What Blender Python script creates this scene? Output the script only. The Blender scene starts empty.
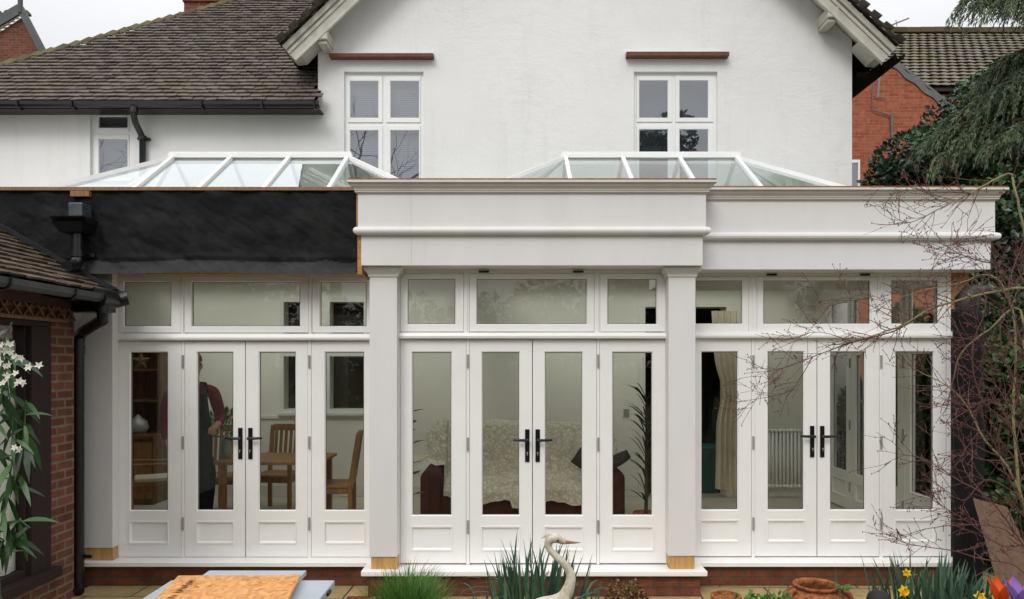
import bpy, bmesh, math, random
from mathutils import Vector, Matrix, noise
R = math.radians
rng = random.Random(11)
scene = bpy.context.scene
COL = scene.collection
F, CX, CY, ZC = 740.0, 512.0, 364.0, 1.79      # camera: focal in pixels, vanishing point, eye height above the floor
GZ = -0.23                                      # patio level

def X(px, Y): return (px - CX) * Y / F
def Z(py, Y): return ZC + (CY - py) * Y / F
def P(px, py, Y): return Vector((X(px, Y), Y, Z(py, Y)))

# ------------------------------------------------------------------ materials
def srgb(h):
    if isinstance(h, str):
        h = h.lstrip('#'); c = [int(h[i:i+2], 16)/255 for i in (0, 2, 4)]
    else: c = [v/255 for v in h]
    return tuple((v/12.92 if v <= .04045 else ((v+.055)/1.055)**2.4) for v in c) + (1,)

def new_mat(name):
    m = bpy.data.materials.new(name); m.use_nodes = True
    nt = m.node_tree; nt.nodes.clear()
    out = nt.nodes.new('ShaderNodeOutputMaterial')
    return m, nt, out
def N(nt, typ, **kw):
    n = nt.nodes.new(typ)
    for k, v in kw.items():
        if k in n.inputs: n.inputs[k].default_value = v
        else: setattr(n, k, v)
    return n
def L(nt, a, b): nt.links.new(a, b)
def mathn(nt, op, a, b=None, clamp=False):
    n = nt.nodes.new('ShaderNodeMath'); n.operation = op; n.use_clamp = clamp
    for i, v in enumerate((a, b)):
        if v is None: continue
        if hasattr(v, 'links'): L(nt, v, n.inputs[i])
        else: n.inputs[i].default_value = v
    return n.outputs[0]
def mixc(nt, fac, a, b, mode='MIX'):
    n = nt.nodes.new('ShaderNodeMix'); n.data_type = 'RGBA'; n.blend_type = mode
    for s, v in ((n.inputs[0], fac), (n.inputs[6], a), (n.inputs[7], b)):
        if hasattr(v, 'links'): L(nt, v, s)
        else: s.default_value = v
    return n.outputs[2]
def noisen(nt, vec, scale, detail=4, rough=.6):
    n = N(nt, 'ShaderNodeTexNoise', Scale=scale, Detail=detail, Roughness=rough)
    if vec is not None: L(nt, vec, n.inputs['Vector'])
    return n.outputs[0]
def maprange(nt, v, a, b, c, d):
    n = nt.nodes.new('ShaderNodeMapRange')
    L(nt, v, n.inputs[0])
    for i, k in enumerate((a, b, c, d)): n.inputs[i+1].default_value = k
    return n.outputs[0]
def coords(nt, obj=False, scale=None, rot=None):
    v = N(nt, 'ShaderNodeTexCoord').outputs['Object'] if obj else N(nt, 'ShaderNodeNewGeometry').outputs['Position']
    if scale or rot:
        mp = nt.nodes.new('ShaderNodeMapping'); L(nt, v, mp.inputs[0])
        if scale: mp.inputs['Scale'].default_value = scale
        if rot: mp.inputs['Rotation'].default_value = rot
        v = mp.outputs[0]
    return v

def simple(name, col, rough=.5, spec=.5, var=.08, vscale=3, dirt=0, dirtcol='6b665a', bump=0, bscale=60, tint=0, obj=False, metal=0, stretch=None, translucent=0, dr=(.5, .78)):
    """principled paint/stone/wood with noise variation, dirt patches, bump and optional per-face tint"""
    m, nt, out = new_mat(name)
    v = coords(nt, obj, stretch)
    c = srgb(col) if isinstance(col, (str,)) else col
    a = noisen(nt, v, vscale, 5)
    k = maprange(nt, a, .25, .75, 1-var, 1+var)
    if tint:
        t = N(nt, 'ShaderNodeAttribute', attribute_name='tint').outputs['Fac']
        k = mathn(nt, 'MULTIPLY', k, maprange(nt, t, 0, 1, 1-tint, 1+tint))
    sc = nt.nodes.new('ShaderNodeVectorMath'); sc.operation = 'SCALE'
    sc.inputs[0].default_value = c[:3]; L(nt, k, sc.inputs['Scale'])
    colr = sc.outputs[0]
    if dirt:
        d = noisen(nt, v, vscale*.35+.3, 7, .7)
        colr = mixc(nt, maprange(nt, d, dr[0], dr[1], 0, dirt), colr, srgb(dirtcol))
    b = N(nt, 'ShaderNodeBsdfPrincipled', Roughness=rough, Metallic=metal)
    b.inputs['Specular IOR Level'].default_value = spec
    L(nt, colr, b.inputs['Base Color'])
    if bump:
        bn = N(nt, 'ShaderNodeBump', Strength=bump, Distance=.01); L(nt, noisen(nt, v, bscale, 4), bn.inputs['Height'])
        L(nt, bn.outputs[0], b.inputs['Normal'])
    sh = b.outputs[0]
    if translucent:
        tr = nt.nodes.new('ShaderNodeBsdfTranslucent'); L(nt, colr, tr.inputs[0])
        mx = N(nt, 'ShaderNodeMixShader'); mx.inputs[0].default_value = translucent
        L(nt, sh, mx.inputs[1]); L(nt, tr.outputs[0], mx.inputs[2]); sh = mx.outputs[0]
    L(nt, sh, out.inputs[0])
    return m

def ramp_mat(name, cols, rough=.6, spec=.3, vscale=2, vmix=.25, bump=0, bscale=40, translucent=0, dirt=0, dirtcol='6f7038', dscale=.8, obj=False):
    """colour chosen from a ramp by the per-face tint"""
    m, nt, out = new_mat(name)
    v = coords(nt, obj)
    t = N(nt, 'ShaderNodeAttribute', attribute_name='tint').outputs['Fac']
    f = mathn(nt, 'ADD', mathn(nt, 'MULTIPLY', t, 1-vmix), mathn(nt, 'MULTIPLY', noisen(nt, v, vscale, 4), vmix))
    rp = nt.nodes.new('ShaderNodeValToRGB'); L(nt, f, rp.inputs[0])
    el = rp.color_ramp.elements
    while len(el) < len(cols): el.new(.5)
    for i, c in enumerate(cols):
        el[i].position = i/(len(cols)-1); el[i].color = srgb(c)
    colr = rp.outputs[0]
    if dirt:
        d = noisen(nt, v, dscale, 8, .7)
        colr = mixc(nt, maprange(nt, d, .5, .72, 0, dirt), colr, srgb(dirtcol))
    b = N(nt, 'ShaderNodeBsdfPrincipled', Roughness=rough)
    b.inputs['Specular IOR Level'].default_value = spec
    L(nt, colr, b.inputs['Base Color'])
    if bump:
        bn = N(nt, 'ShaderNodeBump', Strength=bump, Distance=.01); L(nt, noisen(nt, v, bscale, 4), bn.inputs['Height'])
        L(nt, bn.outputs[0], b.inputs['Normal'])
    sh = b.outputs[0]
    if translucent:
        tr = nt.nodes.new('ShaderNodeBsdfTranslucent'); L(nt, colr, tr.inputs[0])
        mx = N(nt, 'ShaderNodeMixShader'); mx.inputs[0].default_value = translucent
        L(nt, sh, mx.inputs[1]); L(nt, tr.outputs[0], mx.inputs[2]); sh = mx.outputs[0]
    L(nt, sh, out.inputs[0])
    return m

def brick_mat(name, c1, c2, mortar, axis='x', bw=.225, bh=.075, ms=.011, dirt=.25, dirtcol='3a2c22', var=.35, bump=.6, offset=.5):
    """axis: which horizontal world axis runs along the wall ('x' or 'y'; 'g' = ground, x and y)"""
    m, nt, out = new_mat(name)
    pos = N(nt, 'ShaderNodeNewGeometry').outputs['Position']
    s = nt.nodes.new('ShaderNodeSeparateXYZ'); L(nt, pos, s.inputs[0])
    cb = nt.nodes.new('ShaderNodeCombineXYZ')
    ui, vi = {'x': (0, 2), 'y': (1, 2), 'g': (0, 1)}[axis]
    L(nt, s.outputs[ui], cb.inputs[0]); L(nt, s.outputs[vi], cb.inputs[1])
    wob = nt.nodes.new('ShaderNodeVectorMath'); wob.operation = 'ADD'
    nz = N(nt, 'ShaderNodeTexNoise', Scale=6, Detail=3); L(nt, pos, nz.inputs['Vector'])
    sc = nt.nodes.new('ShaderNodeVectorMath'); sc.operation = 'SCALE'; sc.inputs['Scale'].default_value = .012
    L(nt, nz.outputs['Color'], sc.inputs[0])
    L(nt, cb.outputs[0], wob.inputs[0]); L(nt, sc.outputs[0], wob.inputs[1])
    br = nt.nodes.new('ShaderNodeTexBrick'); br.offset = offset
    br.inputs['Scale'].default_value = 1
    for k, v in (('Mortar Size', ms), ('Mortar Smooth', .2), ('Bias', 0), ('Brick Width', bw), ('Row Height', bh)): br.inputs[k].default_value = v
    br.inputs['Color1'].default_value = srgb(c1); br.inputs['Color2'].default_value = srgb(c2); br.inputs['Mortar'].default_value = srgb(mortar)
    L(nt, wob.outputs[0], br.inputs['Vector'])
    k = maprange(nt, noisen(nt, pos, 9, 6, .7), .25, .75, 1-var, 1+var)
    vs = nt.nodes.new('ShaderNodeVectorMath'); vs.operation = 'SCALE'
    L(nt, br.outputs['Color'], vs.inputs[0]); L(nt, k, vs.inputs['Scale'])
    d = noisen(nt, pos, 1.3, 7, .7)
    colr = mixc(nt, maprange(nt, d, .45, .75, 0, dirt), vs.outputs[0], srgb(dirtcol))
    b = N(nt, 'ShaderNodeBsdfPrincipled', Roughness=.85); b.inputs['Specular IOR Level'].default_value = .25
    L(nt, colr, b.inputs['Base Color'])
    h = mathn(nt, 'SUBTRACT', mathn(nt, 'MULTIPLY', noisen(nt, pos, 70, 4), .5), br.outputs['Fac'])
    bn = N(nt, 'ShaderNodeBump', Strength=bump, Distance=.012); L(nt, h, bn.inputs['Height'])
    L(nt, bn.outputs[0], b.inputs['Normal']); L(nt, b.outputs[0], out.inputs[0])
    return m

def glass_mat(name, tint, gain=1.6, ior=1.5, rough=0, wobble=0):
    m, nt, out = new_mat(name)
    tr = nt.nodes.new('ShaderNodeBsdfTransparent'); tr.inputs[0].default_value = tint
    gl = nt.nodes.new('ShaderNodeBsdfGlossy'); gl.inputs['Roughness'].default_value = rough; gl.inputs[0].default_value = (.95, .97, 1, 1)
    lw = N(nt, 'ShaderNodeLayerWeight', Blend=.5)
    f0 = ((ior-1)/(ior+1))**2
    sch = mathn(nt, 'ADD', mathn(nt, 'MULTIPLY', mathn(nt, 'POWER', lw.outputs['Facing'], 5), 1-f0), f0)
    if wobble:
        bn = N(nt, 'ShaderNodeBump', Strength=wobble, Distance=.02); L(nt, noisen(nt, coords(nt), 1.6, 2), bn.inputs['Height'])
        L(nt, bn.outputs[0], gl.inputs['Normal'])
    f = mathn(nt, 'MULTIPLY', sch, gain, True)
    mx = nt.nodes.new('ShaderNodeMixShader')
    L(nt, f, mx.inputs[0]); L(nt, tr.outputs[0], mx.inputs[1]); L(nt, gl.outputs[0], mx.inputs[2]); L(nt, mx.outputs[0], out.inputs[0])
    return m

def render_mat():
    """painted rough-cast house wall: lumpy, faintly coursed bump, a little grime"""
    m, nt, out = new_mat('white_render')
    v = coords(nt)
    st = nt.nodes.new('ShaderNodeMapping'); L(nt, v, st.inputs[0]); st.inputs['Scale'].default_value = (1, 1, 1.9)
    a = noisen(nt, v, .7, 6, .65); b2 = mathn(nt, 'MULTIPLY', noisen(nt, st.outputs[0], 3.2, 6, .68), maprange(nt, noisen(nt, v, .9, 3), .4, .62, .25, 1.1))
    col = mixc(nt, maprange(nt, a, .45, .75, 0, .5), srgb('e0dfdd'), srgb('d0cfcc'))
    dr = nt.nodes.new('ShaderNodeMapping'); L(nt, v, dr.inputs[0]); dr.inputs['Scale'].default_value = (2.2, 2.2, .25)
    col = mixc(nt, maprange(nt, noisen(nt, dr.outputs[0], 1.6, 6, .7), .55, .8, 0, .30), col, srgb('b9b7b0'))
    b = N(nt, 'ShaderNodeBsdfPrincipled', Roughness=.75); b.inputs['Specular IOR Level'].default_value = .25
    L(nt, col, b.inputs['Base Color'])
    h = mathn(nt, 'ADD', mathn(nt, 'MULTIPLY', b2, 1.0), mathn(nt, 'MULTIPLY', noisen(nt, v, 28, 3), .22))
    bn = N(nt, 'ShaderNodeBump', Strength=.42, Distance=.03); L(nt, h, bn.inputs['Height'])
    L(nt, bn.outputs[0], b.inputs['Normal']); L(nt, b.outputs[0], out.inputs[0])
    return m

def osb_mat(name, c0, c1, c2, scale=26):
    m, nt, out = new_mat(name)
    v = coords(nt, True)
    mp = nt.nodes.new('ShaderNodeMapping'); L(nt, v, mp.inputs[0]); mp.inputs['Scale'].default_value = (1, .55, .8); mp.inputs['Rotation'].default_value = (0, 0, .5)
    dz = N(nt, 'ShaderNodeTexNoise', Scale=scale*.4, Detail=3); L(nt, v, dz.inputs['Vector']); ds = nt.nodes.new('ShaderNodeVectorMath'); ds.operation = 'SCALE'; ds.inputs['Scale'].default_value = .06; L(nt, dz.outputs['Color'], ds.inputs[0]); da = nt.nodes.new('ShaderNodeVectorMath'); da.operation = 'ADD'; L(nt, v, da.inputs[0]); L(nt, ds.outputs[0], da.inputs[1]); L(nt, da.outputs[0], mp.inputs[0])
    vo = N(nt, 'ShaderNodeTexVoronoi', Scale=scale); L(nt, mp.outputs[0], vo.inputs['Vector'])
    sp = nt.nodes.new('ShaderNodeSeparateColor'); L(nt, vo.outputs['Color'], sp.inputs[0])
    col = mixc(nt, sp.outputs[0], srgb(c0), srgb(c1))
    col = mixc(nt, maprange(nt, sp.outputs[1], .7, 1, 0, .75), col, srgb(c2))
    col = mixc(nt, maprange(nt, noisen(nt, v, 60, 4), .3, .7, 0, .4), col, srgb(c1))
    b = N(nt, 'ShaderNodeBsdfPrincipled', Roughness=.65); L(nt, col, b.inputs['Base Color'])
    bn = N(nt, 'ShaderNodeBump', Strength=.35, Distance=.004); L(nt, vo.outputs['Distance'], bn.inputs['Height'])
    L(nt, bn.outputs[0], b.inputs['Normal']); L(nt, b.outputs[0], out.inputs[0])
    return m

def wood_mat(name, dark, light, scale=7, axis=(1, 1, .08), rough=.55):
    m, nt, out = new_mat(name)
    v = coords(nt, True, axis)
    a = noisen(nt, v, scale*6, 5, .6)
    col = mixc(nt, maprange(nt, a, .3, .7, 0, 1), srgb(dark), srgb(light))
    b = N(nt, 'ShaderNodeBsdfPrincipled', Roughness=rough); L(nt, col, b.inputs['Base Color']); L(nt, b.outputs[0], out.inputs[0])
    return m

def slab_mat():
    m, nt, out = new_mat('sandstone_slabs')
    pos = coords(nt)
    br = nt.nodes.new('ShaderNodeTexBrick'); br.offset = .37
    for k, v in (('Scale', 1), ('Mortar Size', .009), ('Mortar Smooth', .3), ('Bias', 0), ('Brick Width', .62), ('Row Height', .46)): br.inputs[k].default_value = v
    br.inputs['Color1'].default_value = srgb('b69f6d'); br.inputs['Color2'].default_value = srgb('a38f64'); br.inputs['Mortar'].default_value = srgb('35291c')
    rot = nt.nodes.new('ShaderNodeMapping'); L(nt, pos, rot.inputs[0]); rot.inputs['Location'].default_value = (.21, .13, 0); rot.inputs['Rotation'].default_value = (0, 0, R(2))
    L(nt, rot.outputs[0], br.inputs['Vector'])
    vs = nt.nodes.new('ShaderNodeVectorMath'); vs.operation = 'SCALE'
    L(nt, br.outputs[0], vs.inputs[0]); L(nt, maprange(nt, noisen(nt, pos, 14, 7, .7), .3, .7, .75, 1.2), vs.inputs['Scale'])
    col = mixc(nt, maprange(nt, noisen(nt, pos, 2.2, 6, .7), .45, .7, 0, .45), vs.outputs[0], srgb('857a4a'))
    b = N(nt, 'ShaderNodeBsdfPrincipled', Roughness=.6); L(nt, col, b.inputs['Base Color'])
    h = mathn(nt, 'SUBTRACT', mathn(nt, 'MULTIPLY', noisen(nt, pos, 40, 5), .4), br.outputs['Fac'])
    bn = N(nt, 'ShaderNodeBump', Strength=.6, Distance=.012); L(nt, h, bn.inputs['Height'])
    L(nt, bn.outputs[0], b.inputs['Normal']); L(nt, b.outputs[0], out.inputs[0])
    return m

MT = {}
MT['white'] = simple('white_door_paint', 'efedea', .32, .5, .03, 2.2, dirt=.16, dirtcol='b8b2a6', bump=.04, bscale=90)
MT['primer'] = simple('pale_grey_paint', 'dddad8', .5, .4, .035, 1.6, dirt=.26, dirtcol='bab3aa', bump=.08, bscale=45, stretch=(2.4, 1, .45))
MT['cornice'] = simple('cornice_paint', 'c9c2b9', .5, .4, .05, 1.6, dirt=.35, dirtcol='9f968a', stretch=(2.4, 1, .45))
MT['sill'] = simple('white_sill_paint', 'f3f1ee', .35, .5, .03, 3, dirt=.12, dirtcol='a59d8c')
MT['upvc'] = simple('white_window_paint', 'e6e6e4', .35, .5, .03, 3, dirt=.15, dirtcol='a8a79f')
MT['render'] = render_mat()
MT['glass'] = glass_mat('door_glass', (.92, .915, .87, 1), 1.5)
MT['upglass'] = glass_mat('upstairs_glass', (.66, .70, .74, 1), 6.0, wobble=.05)
MT['roofglass'] = glass_mat('lantern_glass', (.76, .83, .80, 1), 2.3, wobble=.05)
MT['black'] = simple('black_plastic', '121314', .35, .5, .1)
MT['blackmetal'] = simple('black_handle_metal', '0d0d0e', .28, .5, .1, metal=0)
MT['steel'] = simple('dull_steel', 'a3a19d', .4, .5, .1, metal=.3)
MT['lead'] = simple('lead_sheet', '5f5f5f', .5, .5, .2, 8)
MT['leadlight'] = simple('bright_lead', '474d52', .4, .5, .35, 14, metal=.4, dirt=.5, dirtcol='4a4744')
MT['membrane'] = simple('black_breather_membrane', '2b2b2c', .95, .1, .25, 4, dirt=.4, dirtcol='3d3c38', bump=.6, bscale=110, tint=.95)
MT['osbedge'] = osb_mat('osb_dull', 'bd8d52', 'a1743f', '7b5429', 75)
MT['block'] = wood_mat('packing_wood', 'a97c45', 'cda468', 5)
MT['osb'] = osb_mat('osb_orange', 'e0aa6e', 'c98848', '95562a', 46)
MT['osbold'] = osb_mat('osb_weathered', '654629', '523720', '38271a', 45)
MT['timber'] = wood_mat('rough_timber', '6b4a2c', '9a7146')
MT['brick'] = brick_mat('plinth_brick', '7c4630', '643828', '57483b', 'x', dirt=.35)
MT['brick_y'] = brick_mat('annexe_brick_side', '764939', '5e392d', '7b6a5a', 'y', dirt=.35)
MT['brick_x'] = brick_mat('annexe_brick_front', '93492f', '763623', '8a7562', 'x', dirt=.35)
MT['brick_n'] = brick_mat('orange_brick', 'a25d44', '8c4a34', '94664f', 'x', dirt=.3, dirtcol='7d4632', var=.4, bump=.4, ms=.009)
MT['brick_ny'] = brick_mat('orange_brick_side', 'b65f3c', 'a04f31', '9a6e54', 'y', dirt=.12, var=.22, bump=.4, ms=.009)
MT['brick_f'] = brick_mat('brown_brick', '7d4a38', '68392b', '6d5a4c', 'x', dirt=.2)
MT['brick_ch'] = brick_mat('chimney_brick', '87452e', '5e3324', '6a5a4c', 'x', dirt=.45)
MT['tile'] = ramp_mat('brown_clay_tiles', ['3a332f', '544b46', '6b605a', '5b544a', '82796f'], .8, .2, 1.1, .35, .5, 60, dirt=.45, dirtcol='5e5a3a', dscale=1.1)
MT['tile_g'] = ramp_mat('mossy_brown_tiles', ['514840', '6a6056', '7a7167', '645d50', '8b8474'], .85, .2, .8, .35, .4, 50, dirt=.6, dirtcol='6a6a3a', dscale=.6)
MT['tile_a'] = ramp_mat('annexe_tiles', ['352b23', '4d4035', '5f5143', '41372c'], .8, .2, 2, .3, .5, 60, dirt=.35, dirtcol='4d4a2c')
MT['moss'] = simple('moss', '63622f', .95, .1, .35, 30, bump=.6, bscale=80)
MT['barge'] = simple('weathered_barge_paint', 'bdb9ae', .6, .35, .12, 4, dirt=.5, dirtcol='86806f', bump=.25, bscale=40)
MT['soffit'] = simple('soffit_paint', 'b5b1a6', .7, .3, .15, 3, dirt=.4)
MT['dark_tile'] = simple('dark_underlay', '1c1815', .9, .1)
MT['brown'] = wood_mat('dark_brown_frame', '1c0e0c', '2c1712', rough=.8)
MT['fascia_brown'] = simple('brown_fascia', '4a2e27', .6, .3, .2, 5, dirt=.3)
MT['gutter_grey'] = simple('grey_gutter', '3c4143', .45, .5, .15, 6, dirt=.4, dirtcol='6b6f6a')
MT['lattice'] = wood_mat('lattice_wood', '5f412d', '8a6748')
MT['wallin'] = simple('interior_cream_paint', 'ebe7dd', .8, .2, .03, 1)
MT['ceilin'] = simple('interior_white_paint', 'e2e1da', .8, .2, .03, 1)
MT['floorin'] = simple('stone_floor', 'c6bdad', .5, .4, .1, 2)
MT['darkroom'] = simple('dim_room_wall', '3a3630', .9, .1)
MT['blind'] = simple('grey_blind', '9a9fa6', .7, .3, .05)
MT['darkglass'] = simple('dark_window_interior', '26282a', .9, .2)
MT['wood'] = wood_mat('chair_wood', '7d5530', 'a87a48')
MT['wooddark'] = wood_mat('dresser_wood', '5a3c22', '7d5a37')

# ------------------------------------------------------------------ mesh builder
class MB:
    def __init__(s, T=None): s.v, s.f, s.t, s.T = [], [], [], T
    def add(s, vs, fs, tint=.5):
        n = len(s.v); s.v += [Vector(p) for p in vs]
        for f in fs: s.f.append([i+n for i in f]); s.t.append(tint)
        return s
    def box(s, x0, x1, y0, y1, z0, z1, tint=.5):
        vs = [(x, y, z) for x in (x0, x1) for y in (y0, y1) for z in (z0, z1)]
        return s.add(vs, [(0,1,3,2), (4,6,7,5), (0,4,5,1), (2,3,7,6), (0,2,6,4), (1,5,7,3)], tint)
    def obox(s, c, u, v, w, tint=.5):   # centre and three half vectors
        c, u, v, w = map(Vector, (c, u, v, w))
        vs = [c+a*u+b*v+d*w for a in (-1, 1) for b in (-1, 1) for d in (-1, 1)]
        return s.add(vs, [(0,1,3,2), (4,6,7,5), (0,4,5,1), (2,3,7,6), (0,2,6,4), (1,5,7,3)], tint)
    def bar(s, a, b, w, h, up=(0,0,1), tint=.5):
        a, b = Vector(a), Vector(b); d = (b-a); ln = d.length; d /= ln
        up = Vector(up); side = d.cross(up)
        if side.length < 1e-4: side = d.cross(Vector((0,1,0)))
        side.normalize(); up = side.cross(d)
        return s.obox((a+b)/2, d*ln/2, side*w/2, up*h/2, tint)
    def quad(s, *ps, tint=.5): return s.add(ps, [tuple(range(len(ps)))], tint)
    def prism(s, poly, ext, tint=.5):   # polygon (3D points) extruded by vector ext
        n = len(poly); e = Vector(ext)
        vs = [Vector(p) for p in poly] + [Vector(p)+e for p in poly]
        fs = [tuple(range(n))[::-1], tuple(range(n, 2*n))] + [(i, (i+1) % n, (i+1) % n+n, i+n) for i in range(n)]
        return s.add(vs, fs, tint)
    def tube(s, pts, radii, n=8, cap=True, tint=.5):
        pts = [Vector(p) for p in pts]
        if not hasattr(radii, '__len__'): radii = [radii]*len(pts)
        base = len(s.v); ref = None; rings = []
        for i, p in enumerate(pts):
            d = (pts[min(i+1, len(pts)-1)] - pts[max(i-1, 0)]).normalized()
            if ref is None:
                ref = d.orthogonal().normalized()
            ref = (ref - d*ref.dot(d))
            ref = ref.normalized() if ref.length > 1e-5 else d.orthogonal().normalized()
            b = d.cross(ref)
            rings.append([p + (ref*math.cos(2*math.pi*k/n) + b*math.sin(2*math.pi*k/n))*radii[i] for k in range(n)])
        vs = [p for r in rings for p in r]; fs = []
        for i in range(len(pts)-1):
            for k in range(n):
                fs.append((i*n+k, i*n+(k+1) % n, (i+1)*n+(k+1) % n, (i+1)*n+k))
        if cap: fs += [tuple(range(n))[::-1], tuple(range((len(pts)-1)*n, len(pts)*n))]
        return s.add(vs, fs, tint)
    def lathe(s, c, prof, n=24, tint=.5, sx=1, sy=1):
        c = Vector(c); vs = []; fs = []
        for r, z in prof:
            for k in range(n):
                a = 2*math.pi*k/n; vs.append(c + Vector((r*math.cos(a)*sx, r*math.sin(a)*sy, z)))
        for i in range(len(prof)-1):
            for k in range(n): fs.append((i*n+k, i*n+(k+1) % n, (i+1)*n+(k+1) % n, (i+1)*n+k))
        fs += [tuple(range(n))[::-1], tuple(range((len(prof)-1)*n, len(prof)*n))]
        return s.add(vs, fs, tint)
    def grid(s, fn, nu, nv, tint=None):
        vs = [fn(i/nu, j/nv) for j in range(nv+1) for i in range(nu+1)]
        n = len(s.v); s.v += [Vector(p) for p in vs]
        for j in range(nv):
            for i in range(nu):
                a = j*(nu+1)+i
                s.f.append([n+a, n+a+1, n+a+nu+2, n+a+nu+1]); s.t.append(tint(i/nu, j/nv) if tint else .5)
        return s
    def ellipsoid(s, c, rx, ry, rz, nu=16, nv=10, tint=.5, rot=None):
        c = Vector(c); m = rot or Matrix.Identity(3)
        vs = [c + m @ Vector((0, 0, -rz))]
        for j in range(1, nv):
            b = -math.pi/2 + math.pi*j/nv
            for i in range(nu):
                a = 2*math.pi*i/nu; vs.append(c + m @ Vector((rx*math.cos(b)*math.cos(a), ry*math.cos(b)*math.sin(a), rz*math.sin(b))))
        vs.append(c + m @ Vector((0, 0, rz)))
        fs = [(0, 1+(i+1) % nu, 1+i) for i in range(nu)]
        for j in range(nv-2):
            for i in range(nu):
                a = 1+j*nu; fs.append((a+i, a+(i+1) % nu, a+nu+(i+1) % nu, a+nu+i))
        a = 1+(nv-2)*nu
        fs += [(a+i, a+(i+1) % nu, len(vs)-1) for i in range(nu)]
        return s.add(vs, fs, tint)
    def build(s, name, mat, parent=None, smooth=False, bevel=0, seg=2, label=None, angle=None):
        me = bpy.data.meshes.new(name)
        off = Vector((0, 0, 0)); p = parent
        while p is not None: off += p.location; p = p.parent
        vs = [s.T(v) for v in s.v] if s.T else s.v
        me.from_pydata([v - off for v in vs], [], s.f)
        at = me.attributes.new('tint', 'FLOAT', 'FACE'); at.data.foreach_set('value', s.t)
        me.materials.append(MT[mat] if isinstance(mat, str) else mat)
        if smooth or angle: me.polygons.foreach_set('use_smooth', [True]*len(me.polygons))
        if angle: me.set_sharp_from_angle(angle=R(angle))
        me.update()
        bm = bmesh.new(); bm.from_mesh(me); bmesh.ops.recalc_face_normals(bm, faces=bm.faces); bm.to_mesh(me); bm.free()
        o = bpy.data.objects.new(name, me); COL.objects.link(o)
        if parent: o.parent = parent
        if bevel:
            b = o.modifiers.new('bevel', 'BEVEL'); b.width = bevel; b.segments = seg; b.limit_method = 'ANGLE'
        if label: o['label'] = label
        return o

def thing(name, label, cat, loc=(0, 0, 0), group=None):
    o = bpy.data.objects.new(name, None); COL.objects.link(o)
    o.location = loc; o['label'] = label; o['category'] = cat; o.empty_display_size = .2
    if group: o['group'] = group
    return o
def tag(o, label, cat, group=None):
    o['label'] = label; o['category'] = cat
    if group: o['group'] = group
    return o
def structure(o): o['kind'] = 'structure'; return o

def wall_holes(mb, x0, x1, z0, z1, y0, y1, holes):
    """wall slab in x-z with rectangular openings, cut into a grid of boxes"""
    xs = sorted({x0, x1, *[h[0] for h in holes], *[h[1] for h in holes]})
    zs = sorted({z0, z1, *[h[2] for h in holes], *[h[3] for h in holes]})
    for i in range(len(xs)-1):
        for j in range(len(zs)-1):
            cx, cz = (xs[i]+xs[i+1])/2, (zs[j]+zs[j+1])/2
            if any(h[0] < cx < h[1] and h[2] < cz < h[3] for h in holes): continue
            mb.box(xs[i], xs[i+1], y0, y1, zs[j], zs[j+1])

def sweep_wrap(mb, prof, xl, xr, yf, yb):
    """profile of (projection, z) carried round a front with two returns"""
    rows = []
    for d, z in prof:
        rows.append([(xl-d, yb, z), (xl-d, yf-d, z), (xr+d, yf-d, z), (xr+d, yb, z)])
    for a, b in zip(rows, rows[1:]):
        for i in range(3): mb.quad(a[i], a[i+1], b[i+1], b[i])

def tiles_roof(name, O, U, V, ulen, vlen, tw, gauge, inside, mat, parent, lift=.022, seed=1, wave=0):
    """individual overlapping tiles on the plane O + u*U + v*V"""
    r = random.Random(seed); O, U, V = Vector(O), Vector(U).normalized(), Vector(V).normalized()
    Nn = U.cross(V).normalized()
    if Nn.z < 0: Nn = -Nn
    mb = MB()
    nr, nc = int(vlen/gauge)+1, int(ulen/tw)+2
    for j in range(nr):
        v0 = j*gauge; rowj = r.uniform(-.006, .006)
        for i in range(-1, nc):
            u0 = (i + (.5 if j % 2 else 0))*tw + r.uniform(-.004, .004)
            if not inside(u0+tw/2, v0+gauge*.5): continue
            l = lift + r.uniform(0, .009); l2 = .004 + r.uniform(0, .003)
            vv = v0 + rowj + r.uniform(-.006, .006); g = .004 + r.uniform(0, .003)
            t = min(1, max(0, r.gauss(.5, .22)))
            sk = r.uniform(-.005, .005)
            a0 = O+U*(u0+g)+V*vv+Nn*(l+sk); a1 = O+U*(u0+tw-g)+V*vv+Nn*(l-sk)
            b0 = O+U*(u0+g)+V*(vv+gauge*1.25)+Nn*l2; b1 = O+U*(u0+tw-g)+V*(vv+gauge*1.25)+Nn*l2
            c0 = a0-Nn*.017; c1 = a1-Nn*.017
            if wave:
                m0 = O+U*(u0+tw*.5)+V*vv+Nn*(l-wave); m1 = O+U*(u0+tw*.5)+V*(vv+gauge*1.25)+Nn*(l2-wave)
                mb.add([a0, m0, a1, b0, m1, b1, c0, c1], [(0, 1, 4, 3), (1, 2, 5, 4), (6, 7, 2, 1, 0)], t)
            else:
                mb.add([a0, a1, b0, b1, c0, c1], [(0, 1, 3, 2), (4, 5, 1, 0), (0, 2, 4), (1, 5, 3)], t)
    return mb.build(name, mat, parent)

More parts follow.
